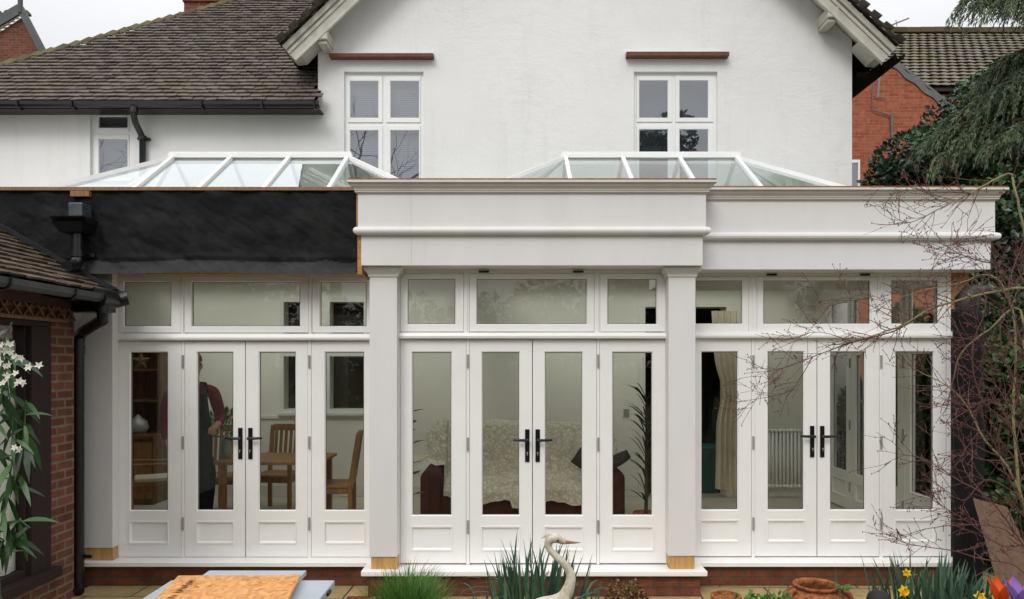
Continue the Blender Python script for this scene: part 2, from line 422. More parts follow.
# ------------------------------------------------------------------ camera, world, sun
cam = bpy.data.cameras.new('camera'); co = bpy.data.objects.new('camera', cam); COL.objects.link(co)
co.location = (0, 0, ZC); co.rotation_euler = (R(90), 0, 0)
cam.sensor_width = 36; cam.lens = F/1024*36; cam.shift_y = (CY-299.5)/1024; cam.clip_end = 2000; cam.clip_start = .05
scene.camera = co
w = bpy.data.worlds.new('World'); scene.world = w; w.use_nodes = True
nt = w.node_tree; nt.nodes.clear()
SUN_EL, SUN_AZ = R(40), R(200)
sky = nt.nodes.new('ShaderNodeTexSky'); sky.sky_type = 'NISHITA'; sky.sun_disc = False
sky.sun_elevation = SUN_EL; sky.sun_rotation = SUN_AZ; sky.dust_density = 4; sky.air_density = 1.2
hs = N(nt, 'ShaderNodeHueSaturation', Saturation=.10, Value=1.0); L(nt, sky.outputs[0], hs.inputs['Color'])
# overcast: cloud layer evens the sky out, brighter overhead than at the horizon
tc = N(nt, 'ShaderNodeTexCoord'); sp = nt.nodes.new('ShaderNodeSeparateXYZ'); L(nt, tc.outputs['Generated'], sp.inputs[0])
zz = maprange(nt, sp.outputs[2], .3, 1, 0, 1)
cl = mixc(nt, zz, (8.0, 8.1, 8.35, 1), (19.5, 19.8, 20.4, 1))
cn = noisen(nt, tc.outputs['Generated'], 2.4, 5)
clouds = mixc(nt, 1, cl, mixc(nt, cn, (.86, .865, .885, 1), (1.08, 1.08, 1.07, 1)), 'MULTIPLY')
skyc = mixc(nt, .88, hs.outputs[0], clouds)
bg = N(nt, 'ShaderNodeBackground', Strength=.112); L(nt, skyc, bg.inputs[0])
wo = nt.nodes.new('ShaderNodeOutputWorld'); L(nt, bg.outputs[0], wo.inputs[0])
sl = bpy.data.lights.new('sun', 'SUN'); so = bpy.data.objects.new('sun', sl); COL.objects.link(so)
sl.energy = 1.22; sl.angle = R(25); sl.color = (1, .965, .92)
so.rotation_euler = (R(90)-SUN_EL, 0, R(-20)); so.location = (2, -6, 12)
scene.view_settings.view_transform = 'Standard'; scene.view_settings.look = 'None'; scene.view_settings.exposure = 0
scene.cycles.max_bounces = 10; scene.cycles.diffuse_bounces = 5; scene.cycles.transparent_max_bounces = 24
scene.cycles.glossy_bounces = 3; scene.cycles.use_denoising = True
scene.cycles.sample_clamp_indirect = 6

# ------------------------------------------------------------------ ground
MT['lawn'] = simple('lawn', '4b4a34', .9, .1, .35, 3, dirt=.5, dirtcol='3c3220')
MT['slabs'] = slab_mat()
MT['soil'] = simple('bare_soil', '32271c', .95, .1, .4, 9, bump=.8, bscale=40)
m = MB(); m.quad((-400, -400, GZ-.02), (400, -400, GZ-.02), (400, 400, GZ-.02), (-400, 400, GZ-.02)); structure(m.build('ground', 'lawn'))
m = MB(); m.box(-3.85, 4.6, 4.75, 7.2, GZ-.1, GZ); structure(m.build('patio', 'slabs'))
m = MB(); m.grid(lambda u, v: (-3.6+8.8*u, 2.4+2.34*v, GZ-.03+.05*noise.noise(Vector((u*26, v*9, 3)))), 90, 26); structure(m.build('garden_bed', 'soil'))
MT['brick_g'] = brick_mat('brick_path', '8a4a30', '6c3624', '4a3a2c', 'g', .215, .105, .01, dirt=.4)
m = MB(); m.box(X(342, 6.2), X(366, 6.2), 4.76, 6.42, GZ-.05, GZ+.006); structure(m.build('path', 'brick_g'))

# ------------------------------------------------------------------ orangery
YS, YC, YB = 6.85, 6.58, 10.0          # side bays, projecting centre bay, back wall of the room
XL, XR = -7.0, 4.30   # outer ends
org = thing('orangery', 'white timber orangery with glazed double doors, roof lanterns and one fascia still in black membrane', 'orangery', (0, YS, 0))

def ring(mb, o, h, y0, y1):
    """frame between outer rect o and hole h (x0,x1,z0,z1)"""
    mb.box(o[0], h[0], y0, y1, o[2], o[3]); mb.box(h[1], o[1], y0, y1, o[2], o[3])
    mb.box(h[0], h[1], y0, y1, h[3], o[3]); mb.box(h[0], h[1], y0, y1, o[2], h[2])
def bead(mb, h, y, ins, dep):
    a = [(h[0], y, h[2]), (h[1], y, h[2]), (h[1], y, h[3]), (h[0], y, h[3])]
    b = [(h[0]+ins, y+dep, h[2]+ins), (h[1]-ins, y+dep, h[2]+ins), (h[1]-ins, y+dep, h[3]-ins), (h[0]+ins, y+dep, h[3]-ins)]
    for i in range(4): mb.quad(a[i], a[(i+1) % 4], b[(i+1) % 4], b[i])
    return b

def sash(name, o, g, y, T=None, parent=None, panel=None, th=.055):
    mb = MB(T)
    if panel:
        p = (g[0], g[1], panel[0], panel[1])
        mb.box(o[0], g[0], y, y+th, o[2], o[3]); mb.box(g[1], o[1], y, y+th, o[2], o[3])
        mb.box(g[0], g[1], y, y+th, g[3], o[3]); mb.box(g[0], g[1], y, y+th, p[3], g[2]); mb.box(g[0], g[1], y, y+th, o[2], p[2])
        b = bead(mb, p, y, .016, .016); mb.quad(*b)
        # raised bolection moulding round the panel
        for (ax, bx, az, bz) in ((p[0]-.006, p[1]+.006, p[2]-.008, p[2]+.004), (p[0]-.006, p[1]+.006, p[3]-.004, p[3]+.008),
                                 (p[0]-.006, p[0]+.004, p[2]+.004, p[3]-.004), (p[1]-.004, p[1]+.006, p[2]+.004, p[3]-.004)):
            mb.box(ax, bx, y-.006, y+.004, az, bz)
        mb.quad((p[0], y+th-.004, p[2]), (p[1], y+th-.004, p[2]), (p[1], y+th-.004, p[3]), (p[0], y+th-.004, p[3]))
    else:
        ring(mb, o, g, y, y+th)
    b = bead(mb, g, y+.001, .010, .016)
    bead(mb, g, y+th-.001, .010, -.016)
    d = mb.build(name, 'white', parent)
    gm = MB(T)
    ring(gm, (g[0]+.008, g[1]-.008, g[2]+.008, g[3]-.008), (g[0]+.0125, g[1]-.0125, g[2]+.0125, g[3]-.0125), y+.0155, y+.0215)
    gm.build('gasket', 'black', d)
    pm = MB(T); e = .0124; yy = y+.0185
    pm.quad((g[0]+e, yy, g[2]+e), (g[1]-e, yy, g[2]+e), (g[1]-e, yy, g[3]-e), (g[0]+e, yy, g[3]-e))
    pm.build('pane', 'glass', d)
    return d

def handle(door, xc, y, z, sgn, T=None):
    mb = MB(T)
    mb.box(xc-.020, xc+.020, y-.010, y-.0005, z-.165, z+.125)
    mb.tube([(xc, y-.009, z+.03), (xc, y-.055, z+.03)], .012, 10)
    mb.tube([(xc-sgn*.012, y-.055, z+.03), (xc+sgn*.02, y-.057, z+.03), (xc+sgn*.075, y-.058, z+.032), (xc+sgn*.125, y-.05, z+.034)], [.014, .014, .013, .012], 10)
    mb.tube([(xc, y-.009, z-.085), (xc, y-.02, z-.085)], .012, 10)
    mb.build('handle', 'blackmetal', door, bevel=.003)
    k = MB(T); k.tube([(xc, y-.021, z-.085), (xc, y-.0235, z-.085)], .007, 10); k.box(xc-.0025, xc+.0025, y-.023, y-.0205, z-.108, z-.09); k.build('lock', 'steel', door)
def hinges(door, x, y, zs, T=None):
    for z in zs:
        mb = MB(T); mb.tube([(x, y-.009, z-.058), (x, y-.009, z-.02)], .009, 8); mb.tube([(x, y-.009, z-.018), (x, y-.009, z+.018)], .009, 8); mb.tube([(x, y-.009, z+.02), (x, y-.009, z+.058)], .009, 8)
        mb.box(x-.009, x+.009, y-.004, y-.0008, z-.058, z+.058)
        mb.build('hinge', 'steel', door)

ZT0 = Z(556.8, YS)                       # bottom of the leaves, about floor level
def bay(tagname, Y, outer, leaves, glasses, tops, topglasses, zl, zpanel, zg, zt, ztg, zbar, zhead, hpx, T=None, frame_left=True, vents=()):
    """one bay: frame part, four leaves, three top lights. All x given in metres."""
    fr = MB(T)
    x0, x1 = outer
    zb = zl[0]-.012
    # mullions between the leaves, slightly set back, and jambs
    edges = [x0] + [v for l in leaves for v in l] + [x1]
    fr.box(x0, leaves[0][0]-.003, Y-.012, Y+.085, zb, zbar[0]); fr.box(leaves[3][1]+.003, x1, Y-.012, Y+.085, zb, zbar[0])
    for a, b in ((leaves[0][1], leaves[1][0]), (leaves[2][1], leaves[3][0])):
        fr.box(a+.003, b-.003, Y-.004, Y+.085, zb, zbar[0])
    fr.box(x0, x1, Y+.058, Y+.084, zl[1]-.012, zbar[0])          # rebate behind the heads of the leaves
    fr.box((leaves[1][1]+leaves[2][0])/2-.03, (leaves[1][1]+leaves[2][0])/2+.03, Y+.0562, Y+.075, zl[0], zl[1]-.013)
    # transom bar with a moulded nose
    fr.box(x0, x1, Y-.012, Y+.09, zbar[0], zbar[1])
    fr.prism([(x0-.012, Y-.0125, zbar[0]+.006), (x0-.012, Y-.05, zbar[0]+.012), (x0-.012, Y-.054, zbar[0]+.03), (x0-.012, Y-.045, zbar[1]-.004), (x0-.012, Y-.0125, zbar[1]+.004)], (x1-x0+.024, 0, 0))
    # upper jambs, mullions and head
    fr.box(x0, tops[0][0]-.003, Y-.012, Y+.085, zbar[1], zhead); fr.box(tops[2][1]+.003, x1, Y-.012, Y+.085, zbar[1], zhead)
    for a, b in ((tops[0][1], tops[1][0]), (tops[1][1], tops[2][0])):
        fr.box(a+.003, b-.003, Y-.004, Y+.085, zbar[1], zhead)
        xm = (a+b)/2; fr.box(xm-.008, xm+.008, Y-.016, Y-.0045, zbar[1]+.004, zhead)
    fr.box(x0-.002, x1+.002, Y-.014, Y+.09, zt[1]+.004, zhead+.03)
    f = fr.build('frame', 'white', org)
    for vx in vents:
        v = MB(T); v.box(vx-.045, vx+.045, Y-.030, Y-.0145, zt[1]+.006, zt[1]+.022); v.build('vent', 'black', f)
    ds = []
    for i, (l, g) in enumerate(zip(leaves, glasses)):
        kind = 'door' if i in (1, 2) else 'side_light'
        d = sash(kind, (l[0], l[1], zl[0], zl[1]), (g[0], g[1], zg[0], zg[1]), Y, T, org, zpanel)
        ds.append(d)
    hinges(ds[1], (leaves[0][1]+leaves[1][0])/2, Y-.004, hpx, T); hinges(ds[2], (leaves[2][1]+leaves[3][0])/2, Y-.004, hpx, T)
    zh = zl[0] + (zl[1]-zl[0])*.537
    handle(ds[1], leaves[1][1]-.042, Y, zh, -1, T); handle(ds[2], leaves[2][0]+.042, Y, zh, 1, T)
    for l, g in zip(tops, topglasses):
        sash('top_light', (l[0], l[1], zt[0], zt[1]), (g[0], g[1], ztg[0], ztg[1]), Y-.003, T, org)
    return ds

def px(Y, *v): return [tuple(X(q, Y) for q in p) for p in v]
zS = lambda a, b: (Z(a, YS), Z(b, YS)); zC = lambda a, b: (Z(a, YC), Z(b, YC))
hS = [Z(v, YS) for v in (361.5, 442.5, 523.5)]; hC = [Z(v, YC) for v in (361, 444, 526.5)]
bay('west', YS, (X(113.5, YS), X(373, YS)), px(YS, (118.5, 181.5), (185, 245), (246, 307.5), (311.5, 371)),
    px(YS, (129.5, 168), (196.5, 233.5), (258.5, 296), (324.5, 364.5)), px(YS, (118.5, 181), (185, 308.5), (312.5, 371)),
    px(YS, (123.5, 171.5), (191, 300.5), (319.5, 367)), zS(556.8, 341.5), zS(543, 521.8), zS(511, 351.5), zS(332.5, 277), zS(327, 281), zS(341, 334), Z(273, YS), hS)
bay('centre', YC, (X(397, YC), X(669, YC)), px(YC, (400.5, 466), (469.8, 532), (532.9, 596.4), (599.8, 666)),
    px(YC, (411.5, 452), (481.5, 520), (544.5, 583), (612, 653)), px(YC, (400.5, 463.5), (469.5, 594), (600, 665.5)),
    px(YC, (407, 456), (476, 587.5), (607, 657.5)), zC(563, 340), zC(550, 526.8), zC(516, 351.5), zC(331.5, 273.5), zC(325, 278), zC(339.5, 333), Z(269.5, YC), hC, vents=(X(484, YC), X(578, YC)))
bay('east', YS, (X(692, YS), X(950, YS)), px(YS, (694.5, 751.3), (755, 816.5), (817.5, 879), (882.8, 946)),
    px(YS, (701, 738.5), (767.5, 804.5), (830, 865.8), (895.5, 934.5)), px(YS, (689, 748.5), (757, 877), (884, 946)),
    px(YS, (695, 743), (763, 871), (891, 939)), zS(556.2, 338.5), zS(541.5, 520.5), zS(510.5, 351), zS(331.5, 276.5), zS(324.5, 279.5), zS(339, 332), Z(271.5, YS), hS, vents=(X(771, YS), X(864, YS)))

# sills and brick plinth
def sill(x0, x1, yf, yb):
    m = MB(); e = .012
    m.prism([(x0, yb, 0), (x0, yf+e, 0), (x0, yf, -.006), (x0, yf, -.040), (x0, yb, -.040)], (x1-x0, 0, 0))
    m.build('sill', 'sill', org)
xcl, xcr = X(360.5, 6.36), X(708, 6.36)
sill(-3.97, xcl+.105, 6.68, YS+.1); sill(xcr-.105, XR-.13, 6.68, YS+.1)
m = MB(); m.prism([(xcl, 6.372, .004), (xcr, 6.372, .004), (xcr-.11, 6.677, .004), (xcr-.11, YC+.06, .004), (xcl+.11, YC+.06, .004), (xcl+.11, 6.677, .004)][:2] + [(xcr, 6.66, .004), (xcl, 6.66, .004)], (0, 0, -.044)); m.build('sill', 'sill', org, bevel=.006)
m = MB(); m.box(-3.97, xcl+.04, 6.74, 6.95, GZ-.2, -.041); m.box(xcr-.04, XR-.12, 6.74, 6.95, GZ-.2, -.041); m.box(xcl+.05, xcr-.05, 6.43, 6.739, GZ-.2, -.041); m.build('plinth', 'brick', org)

# pilasters with capitals on OSB packing blocks
def pilaster(x0, x1, yf, yb, ztop, zbot, cap=True):
    m = MB(); m.box(x0, x1, yf, yb, zbot, ztop)
    p = m.build('pilaster', 'primer', org, bevel=.003)
    if cap:
        c = MB(); e = .002
        sweep_wrap(c, [(e, ztop-.085), (.010, ztop-.083), (.012, ztop-.065), (.022, ztop-.050), (.040, ztop-.035), (.045, ztop-.015), (.045, ztop-.001), (e, ztop-.001)], x0, x1, yf, yb-.01)
        c.build('capital', 'primer', p)
    b = MB(); b.box(x0+.012, x1-.004, yf+.012, yb, .0045 if yf < 6.6 else .001, zbot-.002); b.build('packing_block', 'block', p)
ZSOF = 2.632
pilaster(X(369.5, 6.43), X(397, 6.43), 6.43, YC-.0125, ZSOF, Z(557, 6.43))
pilaster(X(668.5, 6.43), X(695.5, 6.43), 6.43, YC-.0125, ZSOF, Z(556, 6.43))
pilaster(X(82, 6.73), X(112.5, 6.73), 6.73, YS-.013, 2.66, Z(548, 6.73), cap=False)
# returns between the projecting centre bay and the side bays, corner posts
for a, b in ((X(369.5, 6.43)+.005, X(397, YC)-.003), (X(669, YC)+.003, X(695.5, 6.43)-.005)):
    m = MB(); m.box(a, b, YC-.0115, YS+.09, .001, ZSOF); m.build('return_panel', 'primer', org)
m = MB(); m.box(X(950, YS)+.003, XR-.06, YS+.02, YS+.18, 2.3, 2.631); m.build('corner_panel', 'osbedge', org)
m = MB(); m.box(X(950, YS)+.003, XR-.06, YS+.02, YS+.18, -.039, 2.299); m.build('corner_wrap', 'membrane', org)
m = MB(); m.box(-6.9, X(113.5, YS)-.004, YS, YS+.16, -.04, 2.61); m.build('front_wall', 'wallin', org)

# fascia boxes
def fascia(xl, xr, yf, yb, dz=0, seam=None):
    c = MB()
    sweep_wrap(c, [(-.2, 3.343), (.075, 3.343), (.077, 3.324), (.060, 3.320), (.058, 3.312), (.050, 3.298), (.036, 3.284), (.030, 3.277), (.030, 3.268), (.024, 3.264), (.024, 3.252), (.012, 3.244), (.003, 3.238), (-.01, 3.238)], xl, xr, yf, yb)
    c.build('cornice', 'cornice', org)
    t = MB(); t.box(xl-.07, xr+.07, yf-.07, yf+.2, 3.3445, 3.357); t.build('capping', 'timber', org)
    p = MB(); p.prism([(xl, yf, 0), (xr, yf, 0), (xr, yb, 0), (xl, yb, 0)], (0, 0, .297)); 
    p.v = [v + Vector((0, 0, 2.941)) for v in p.v]; f = p.build('fascia', 'primer', org)
    b = MB(); sweep_wrap(b, [(-.02, 2.957), (.012, 2.957), (.026, 2.950), (.034, 2.936), (.036, 2.922), (.030, 2.906), (.018, 2.896), (.004, 2.891), (-.03, 2.888)], xl, xr, yf, yb); b.build('bead', 'primer', org, angle=50)
    q = MB(); d = .022; q.box(xl+d, xr-d, yf+d, yb, ZSOF+.0015, 2.8895); f2 = q.build('fascia', 'primer', org, bevel=.002)
    if seam:
        s = MB(); s.box(seam-.0012, seam+.0012, yf-.0006, yf+.01, 2.96, 3.236); s.build('seam', 'soffit', f)
        s = MB(); s.box(seam-.0012, seam+.0012, yf+d-.0006, yf+d+.01, ZSOF+.004, 2.887); s.build('seam', 'soffit', f2)
YFC, YFS = 6.31, 6.58
fascia(X(358, YFC), X(706, YFC), YFC, 6.9, seam=X(411, YFC))
fascia(X(706, YFC)-.1, X(995, YFS), YFS, 8.5)
# bare OSB edge beside the membrane
m = MB(); m.box(X(356.6, YFC+.02), X(358, YFC)-.0015, YFC+.012, 6.8, 2.96, 3.236); m.box(X(357.5, YFC+.03), X(361.2, YFC), YFC+.028, 6.8, 2.56, 2.885); m.build('osb_end', 'osbedge', org)

# flat roof slab round two lantern openings, ceiling with it
holes = [(-4.95, -.93, 7.72, 9.70), (-.35, 3.62, 7.72, 9.70)]
m = MB()
ys = [YS-.02, 7.72, 9.70, 10.28]
m.box(XL, XR-.02, ys[0], ys[1], 2.96, 3.30); m.box(XL, XR-.02, ys[2], ys[3], 2.96, 3.30)
for a, b in ((XL, holes[0][0]), (holes[0][1], holes[1][0]), (holes[1][1], XR-.02)): m.box(a, b, ys[1], ys[2], 2.96, 3.30)
m.box(X(365, 6.5), X(700, 6.5), 6.45, YS-.021, 2.64, 3.30); m.box(X(700, 6.5)+.001, XR-.06, 6.62, YS-.021, 2.64, 3.30)
m.build('flat_roof', 'ceilin', org)
m = MB(); m.box(XL, X(357, 6.6), 6.66, YS-.021, 2.62, 3.33); m.build('roof_edge', 'osbedge', org)
m = MB(); m.box(XL, X(357.5, 6.58), 6.565, 6.70, 3.332, 3.362); m.build('capping', 'timber', org)

# membrane, wrinkled, with a loose pale hem
def memb(u, v):
    x = XL + (X(357, 6.6)-XL)*u
    zb = 2.585 + .03*noise.noise(Vector((x*1.1, 5, 0))) + .02*math.sin(x*1.7)
    z = 3.331 + (zb-3.331)*v
    n = noise.noise(Vector((x*1.6, z*2.5, 1)))*.022 + noise.noise(Vector((x*4+z*4, z*3-x*1.5, 7)))*.020 + noise.noise(Vector((x*14+z*9, z*11, 3)))*.006 + noise.noise(Vector((x*30-z*20, z*30+x*8, 5)))*.0025
    y = 6.60 - abs(n)*2.0
    h = max(0, (v-.82)/.18)
    y -= .055*h**1.5*(1+.5*noise.noise(Vector((x*2.2, 9, 2)))) + .012*math.exp(-((v-.80)/.035)**2)
    return (x, y, z)
m = MB(); m.grid(memb, 420, 60, lambda u, v: .35+.12*noise.noise(Vector((u*40, v*6, 2))) + (1.6 if v > .84 + .04*noise.noise(Vector((u*30, 4, 2))) else 0)); m.build('membrane', 'membrane', org, smooth=True)

# hopper and chute through the membrane
hx = X(75, 6.45)
m = MB(); m.box(X(67, 6.5), X(86, 6.5), 6.545, 6.59, Z(195, 6.5), Z(186, 6.5)-.03); m.build('outlet_block', 'timber', org)
m = MB(); m.box(X(70, 6.45), X(84, 6.45), 6.42, 6.575, Z(217, 6.45), Z(203, 6.45)); m.build('lead_chute', 'leadlight', org, bevel=.01)
hop = MB()
for (za, zb, wa, wb) in ((Z(219, 6.45), Z(224, 6.45), .145, .14), (Z(224, 6.45), Z(233, 6.45), .135, .095)):
    hop.add([(hx-wa, 6.34-wa*.1, za), (hx+wa, 6.34-wa*.1, za), (hx+wa, 6.56, za), (hx-wa, 6.56, za), (hx-wb, 6.38, zb), (hx+wb, 6.38, zb), (hx+wb, 6.555, zb), (hx-wb, 6.555, zb)],
            [(0, 1, 2, 3), (4, 5, 6, 7), (0, 1, 5, 4), (1, 2, 6, 5), (2, 3, 7, 6), (3, 0, 4, 7)])
hop = hop.build('rain_hopper', 'black', org)
m = MB(); xx = hx+.015
m.tube([(xx, 6.46, Z(231, 6.45)), (xx, 6.46, Z(264, 6.45))], .045, 14)
m.tube([(xx, 6.46, Z(250, 6.45)), (xx, 6.46, Z(257, 6.45))], .058, 14); m.tube([(xx, 6.46, Z(259, 6.45)), (xx-.0, 6.44, Z(264, 6.45)), (xx, 6.38, Z(268, 6.45)), (xx, 6.30, Z(269, 6.45))], [.052, .052, .05, .05], 14)
m.box(xx-.11, xx+.11, 6.53, 6.56, Z(254, 6.45)-.015, Z(254, 6.45)+.015)
m.build('spout', 'black', hop, angle=40)

# roof lanterns
def lantern(lx0, lx1, label):
    Ym, hw, ze = 8.7, 1.24, 3.415
    zr = Z(158, Ym)
    x0, x1 = X(lx0, Ym), X(lx1, Ym)
    A, B = Vector((x0, Ym, zr)), Vector((x1, Ym, zr))
    c = [Vector((x0-hw, Ym-hw, ze)), Vector((x1+hw, Ym-hw, ze)), Vector((x1+hw, Ym+hw, ze)), Vector((x0-hw, Ym+hw, ze))]
    root = MB(); e = .09
    for i in range(4):
        p, q = c[i], c[(i+1) % 4]
        root.bar(p+Vector((0, 0, -.05)), q+Vector((0, 0, -.05)), .07, .10)
    root.box(x0-hw-.03, x1+hw+.03, Ym-hw-.03, Ym-hw+.04, 3.301, ze-.101); root.box(x0-hw-.03, x1+hw+.03, Ym+hw-.04, Ym+hw+.03, 3.301, ze-.101)
    root.box(x0-hw-.03, x0-hw+.04, Ym-hw+.041, Ym+hw-.041, 3.301, ze-.101); root.box(x1+hw-.04, x1+hw+.03, Ym-hw+.041, Ym+hw-.041, 3.301, ze-.101)
    r = root.build('roof_lantern', 'upvc', org, label=label)
    m = MB(); m.bar(A+Vector((-.05, 0, .02)), B+Vector((.05, 0, .02)), .09, .05); m.bar(A+Vector((-.04, 0, .055)), B+Vector((.04, 0, .055)), .07, .02); m.build('ridge', 'upvc', r)
    for p, q in ((A, c[0]), (B, c[1]), (B, c[2]), (A, c[3])):
        m = MB(); m.bar(p+Vector((0, 0, .01)), q+Vector((0, 0, .01)), .052, .045); m.build('hip_bar', 'upvc', r)
    n = 3; xs = [x0+(x1-x0)*i/n for i in range(n+1)]
    for s in (-1, 1):
        for i, x in enumerate(xs):
            m = MB(); m.bar((x, Ym+s*.03, zr-.005), (x, Ym+s*hw, ze+.005), .042, .045); m.build('rafter', 'upvc', r)
        for i in range(n):
            m = MB(); m.quad((xs[i], Ym+s*hw, ze), (xs[i+1], Ym+s*hw, ze), (xs[i+1], Ym, zr), (xs[i], Ym, zr)); m.build('pane', 'roofglass', r)
        m = MB(); m.quad((x0-hw, Ym+s*hw, ze), (x0, Ym+s*hw, ze), (x0, Ym, zr)); m.build('pane', 'roofglass', r)
        m = MB(); m.quad((x1+hw, Ym+s*hw, ze), (x1, Ym+s*hw, ze), (x1, Ym, zr)); m.build('pane', 'roofglass', r)
    for xr_, d in ((x0, -1), (x1, 1)):
        m = MB(); m.bar((xr_, Ym, zr-.005), (xr_+d*hw, Ym, ze+.005), .042, .045); m.build('rafter', 'upvc', r)
        for s in (-1, 1):
            m = MB(); m.quad((xr_, Ym, zr), (xr_+d*hw, Ym+s*hw, ze), (xr_+d*hw, Ym, ze)); m.build('pane', 'roofglass', r)
lantern(174, 348, 'white hipped roof lantern behind the black membrane')
lantern(565.5, 735.5, 'white hipped roof lantern behind the finished pale fascia')

# room inside
m = MB(); m.box(XL, XR-.1, YS+.1, YB+.28, -.12, -.001); m.build('floor', 'floorin', org)
DO = (X(645, YB), X(726, YB), -.001, 2.56)      # opening into the house
W1 = (X(330, YB), X(364, YB), Z(409, YB), Z(302, YB)); W2 = (X(284, YB), X(311, YB), Z(409, YB), Z(302, YB))
m = MB(); wall_holes(m, XL, XR-.05, -.001, 2.958, YB, YB+.28, [DO, W1, W2]); m.build('back_wall', 'wallin', org)
for wq in (W1, W2):
    m = MB(); ring(m, (wq[0]-.05, wq[1]+.05, wq[2]-.05, wq[3]+.05), wq, YB-.02, YB+.01)
    zm = (wq[2]+wq[3])/2+.02
    m.box(wq[0], wq[1], YB-.01, YB+.03, zm-.03, zm+.03); m.box(wq[0]-.07, wq[1]+.07, YB-.06, YB-.021, wq[2]-.085, wq[2]-.05)
    f = m.build('inner_window', 'ceilin', org)
    m = MB(); m.quad((wq[0], YB+.02, wq[2]), (wq[1], YB+.02, wq[2]), (wq[1], YB+.02, wq[3]), (wq[0], YB+.02, wq[3])); m.build('pane', 'glass', f)
    m = MB(); m.quad((wq[0], YB+.2, wq[2]), (wq[1], YB+.2, wq[2]), (wq[1], YB+.2, wq[3]), (wq[0], YB+.2, wq[3])); m.build('blind', 'darkroom', f)  # no real blind: dark-coloured sheet standing in for the unlit room beyond
m = MB(); ring(m, (DO[0]-.09, DO[1]+.09, 0, DO[3]+.09), (DO[0], DO[1], 0, DO[3]), YB-.025, YB-.002); m.build('architrave', 'wallin', org)
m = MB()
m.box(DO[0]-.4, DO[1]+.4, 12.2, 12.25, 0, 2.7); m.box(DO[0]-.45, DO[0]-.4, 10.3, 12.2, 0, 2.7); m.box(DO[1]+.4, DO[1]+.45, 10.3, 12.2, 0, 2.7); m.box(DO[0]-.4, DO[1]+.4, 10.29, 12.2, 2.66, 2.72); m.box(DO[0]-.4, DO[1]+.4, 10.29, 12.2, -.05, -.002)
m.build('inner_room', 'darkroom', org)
m = MB()
for a, b in ((XL, W2[0]), (W2[0], DO[0]-.1), (DO[1]+.1, XR-.2)): m.box(a, b, YB-.018, YB-.001, .001, .15)
m.box(XL, X(400, YB), YB-.022, YB-.001, Z(417, YB)-.02, Z(417, YB)+.02)
m.build('skirting', 'ceilin', org)
# far (east) side: another set of glazed doors looking to the shrubs; closed blank wall at the west end
def TE(v): return Vector((4.10+(v.y), 9.62-v.x, v.z))
bay('side', 0.0, (.0, 2.56), [(.05, .64), (.675, 1.26), (1.27, 1.86), (1.895, 2.49)], [(.15, .54), (.785, 1.15), (1.38, 1.75), (1.995, 2.38)],
    [(.05, .64), (.675, 1.86), (1.895, 2.49)], [(.11, .58), (.735, 1.80), (1.955, 2.43)], (.02, 2.02), (.16, .36), (.47, 1.90), (2.09, 2.60), (2.14, 2.56), (2.025, 2.09), 2.62, (.3, 1.05, 1.8), TE)
m = MB(); m.box(4.10, 4.22, 9.625, 9.999, 0, 2.957); m.box(4.10, 4.22, 6.96, 7.055, 0, 2.957); m.box(XL-.1, XL-.001, YS, YB+.2, -.1, 3.3); m.box(4.10, 4.22, 7.056, 9.62, 2.652, 2.957)
m.build('end_wall', 'wallin', org)
m = MB(); m.box(4.0, 4.24, 6.96, 10.2, GZ-.1, -.122); m.build('plinth', 'brick_y', org)
sw = MB(); sw.box(X(623.5, YB), X(629, YB), YB-.014, YB-.001, Z(416.5, YB), Z(409, YB)); sw = sw.build('wall_switch', 'steel', org, bevel=.002)

MT['driptile'] = simple('red_drip_tile', '6d4a3e', .8, .2, .25, 14, bump=.4)
MT['hiptile'] = ramp_mat('lichened_hip_tiles', ['3d352a', '544c37', '635c43', '4a4036'], .9, .15, 3, .4, .5, 60, dirt=.5, dirtcol='5f5b37', dscale=2)
# ------------------------------------------------------------------ white house behind
YH = 10.3
house = thing('white_house', 'white rendered house with big gable, mossy brown tiled wing roof and two upstairs casement windows', 'house', (1.0, YH, 0))
gxl, gxr = X(318, YH), X(852, YH)
Yb_ = 9.95
eL, eR = P(281, 45, Yb_), P(897, 47, Yb_)
gx = (eL.x+eR.x)/2; ze_ = (eL.z+eR.z)/2; SL = .957; zap = ze_+(eR.x-eL.x)/2*SL
def zroof(x): return zap-abs(x-gx)*SL
def hwin(x0, x1, y0, y1): return (X(x0, YH), X(x1, YH), Z(y1, YH), Z(y0, YH))
WL, WR, WW = hwin(344, 423.5, 71.5, 186), hwin(634, 717.5, 71.5, 186), hwin(90, 130.5, 112, 178)
zt_ = zroof(gxl)-.16
zew = Z(103, 10.0)                                  # wing eaves
m = MB()
wall_holes(m, gxl, gxr, 2.9, zt_, YH, YH+.3, [WL, WR])
tq = (zap-.16-zt_)/SL
m.prism([(gxl, YH, zt_), (gxr, YH, zroof(gxr)-.16 if zroof(gxr)-.16 < zt_ else zt_), (gx, YH, zap-.16)], (0, .3, 0))
wall_holes(m, -9.2, gxl, 2.9, zew+.25, YH, YH+.3, [WW])
m.box(gxr-.3, gxr, YH+.301, 17, -.3, 5.9); m.box(XR+.02, gxr, YH, YH+.3, -.3, 2.9); m.box(-9.2, -8.9, YH+.301, 15, -.3, 5.3)
m.build('wall', 'render', house)

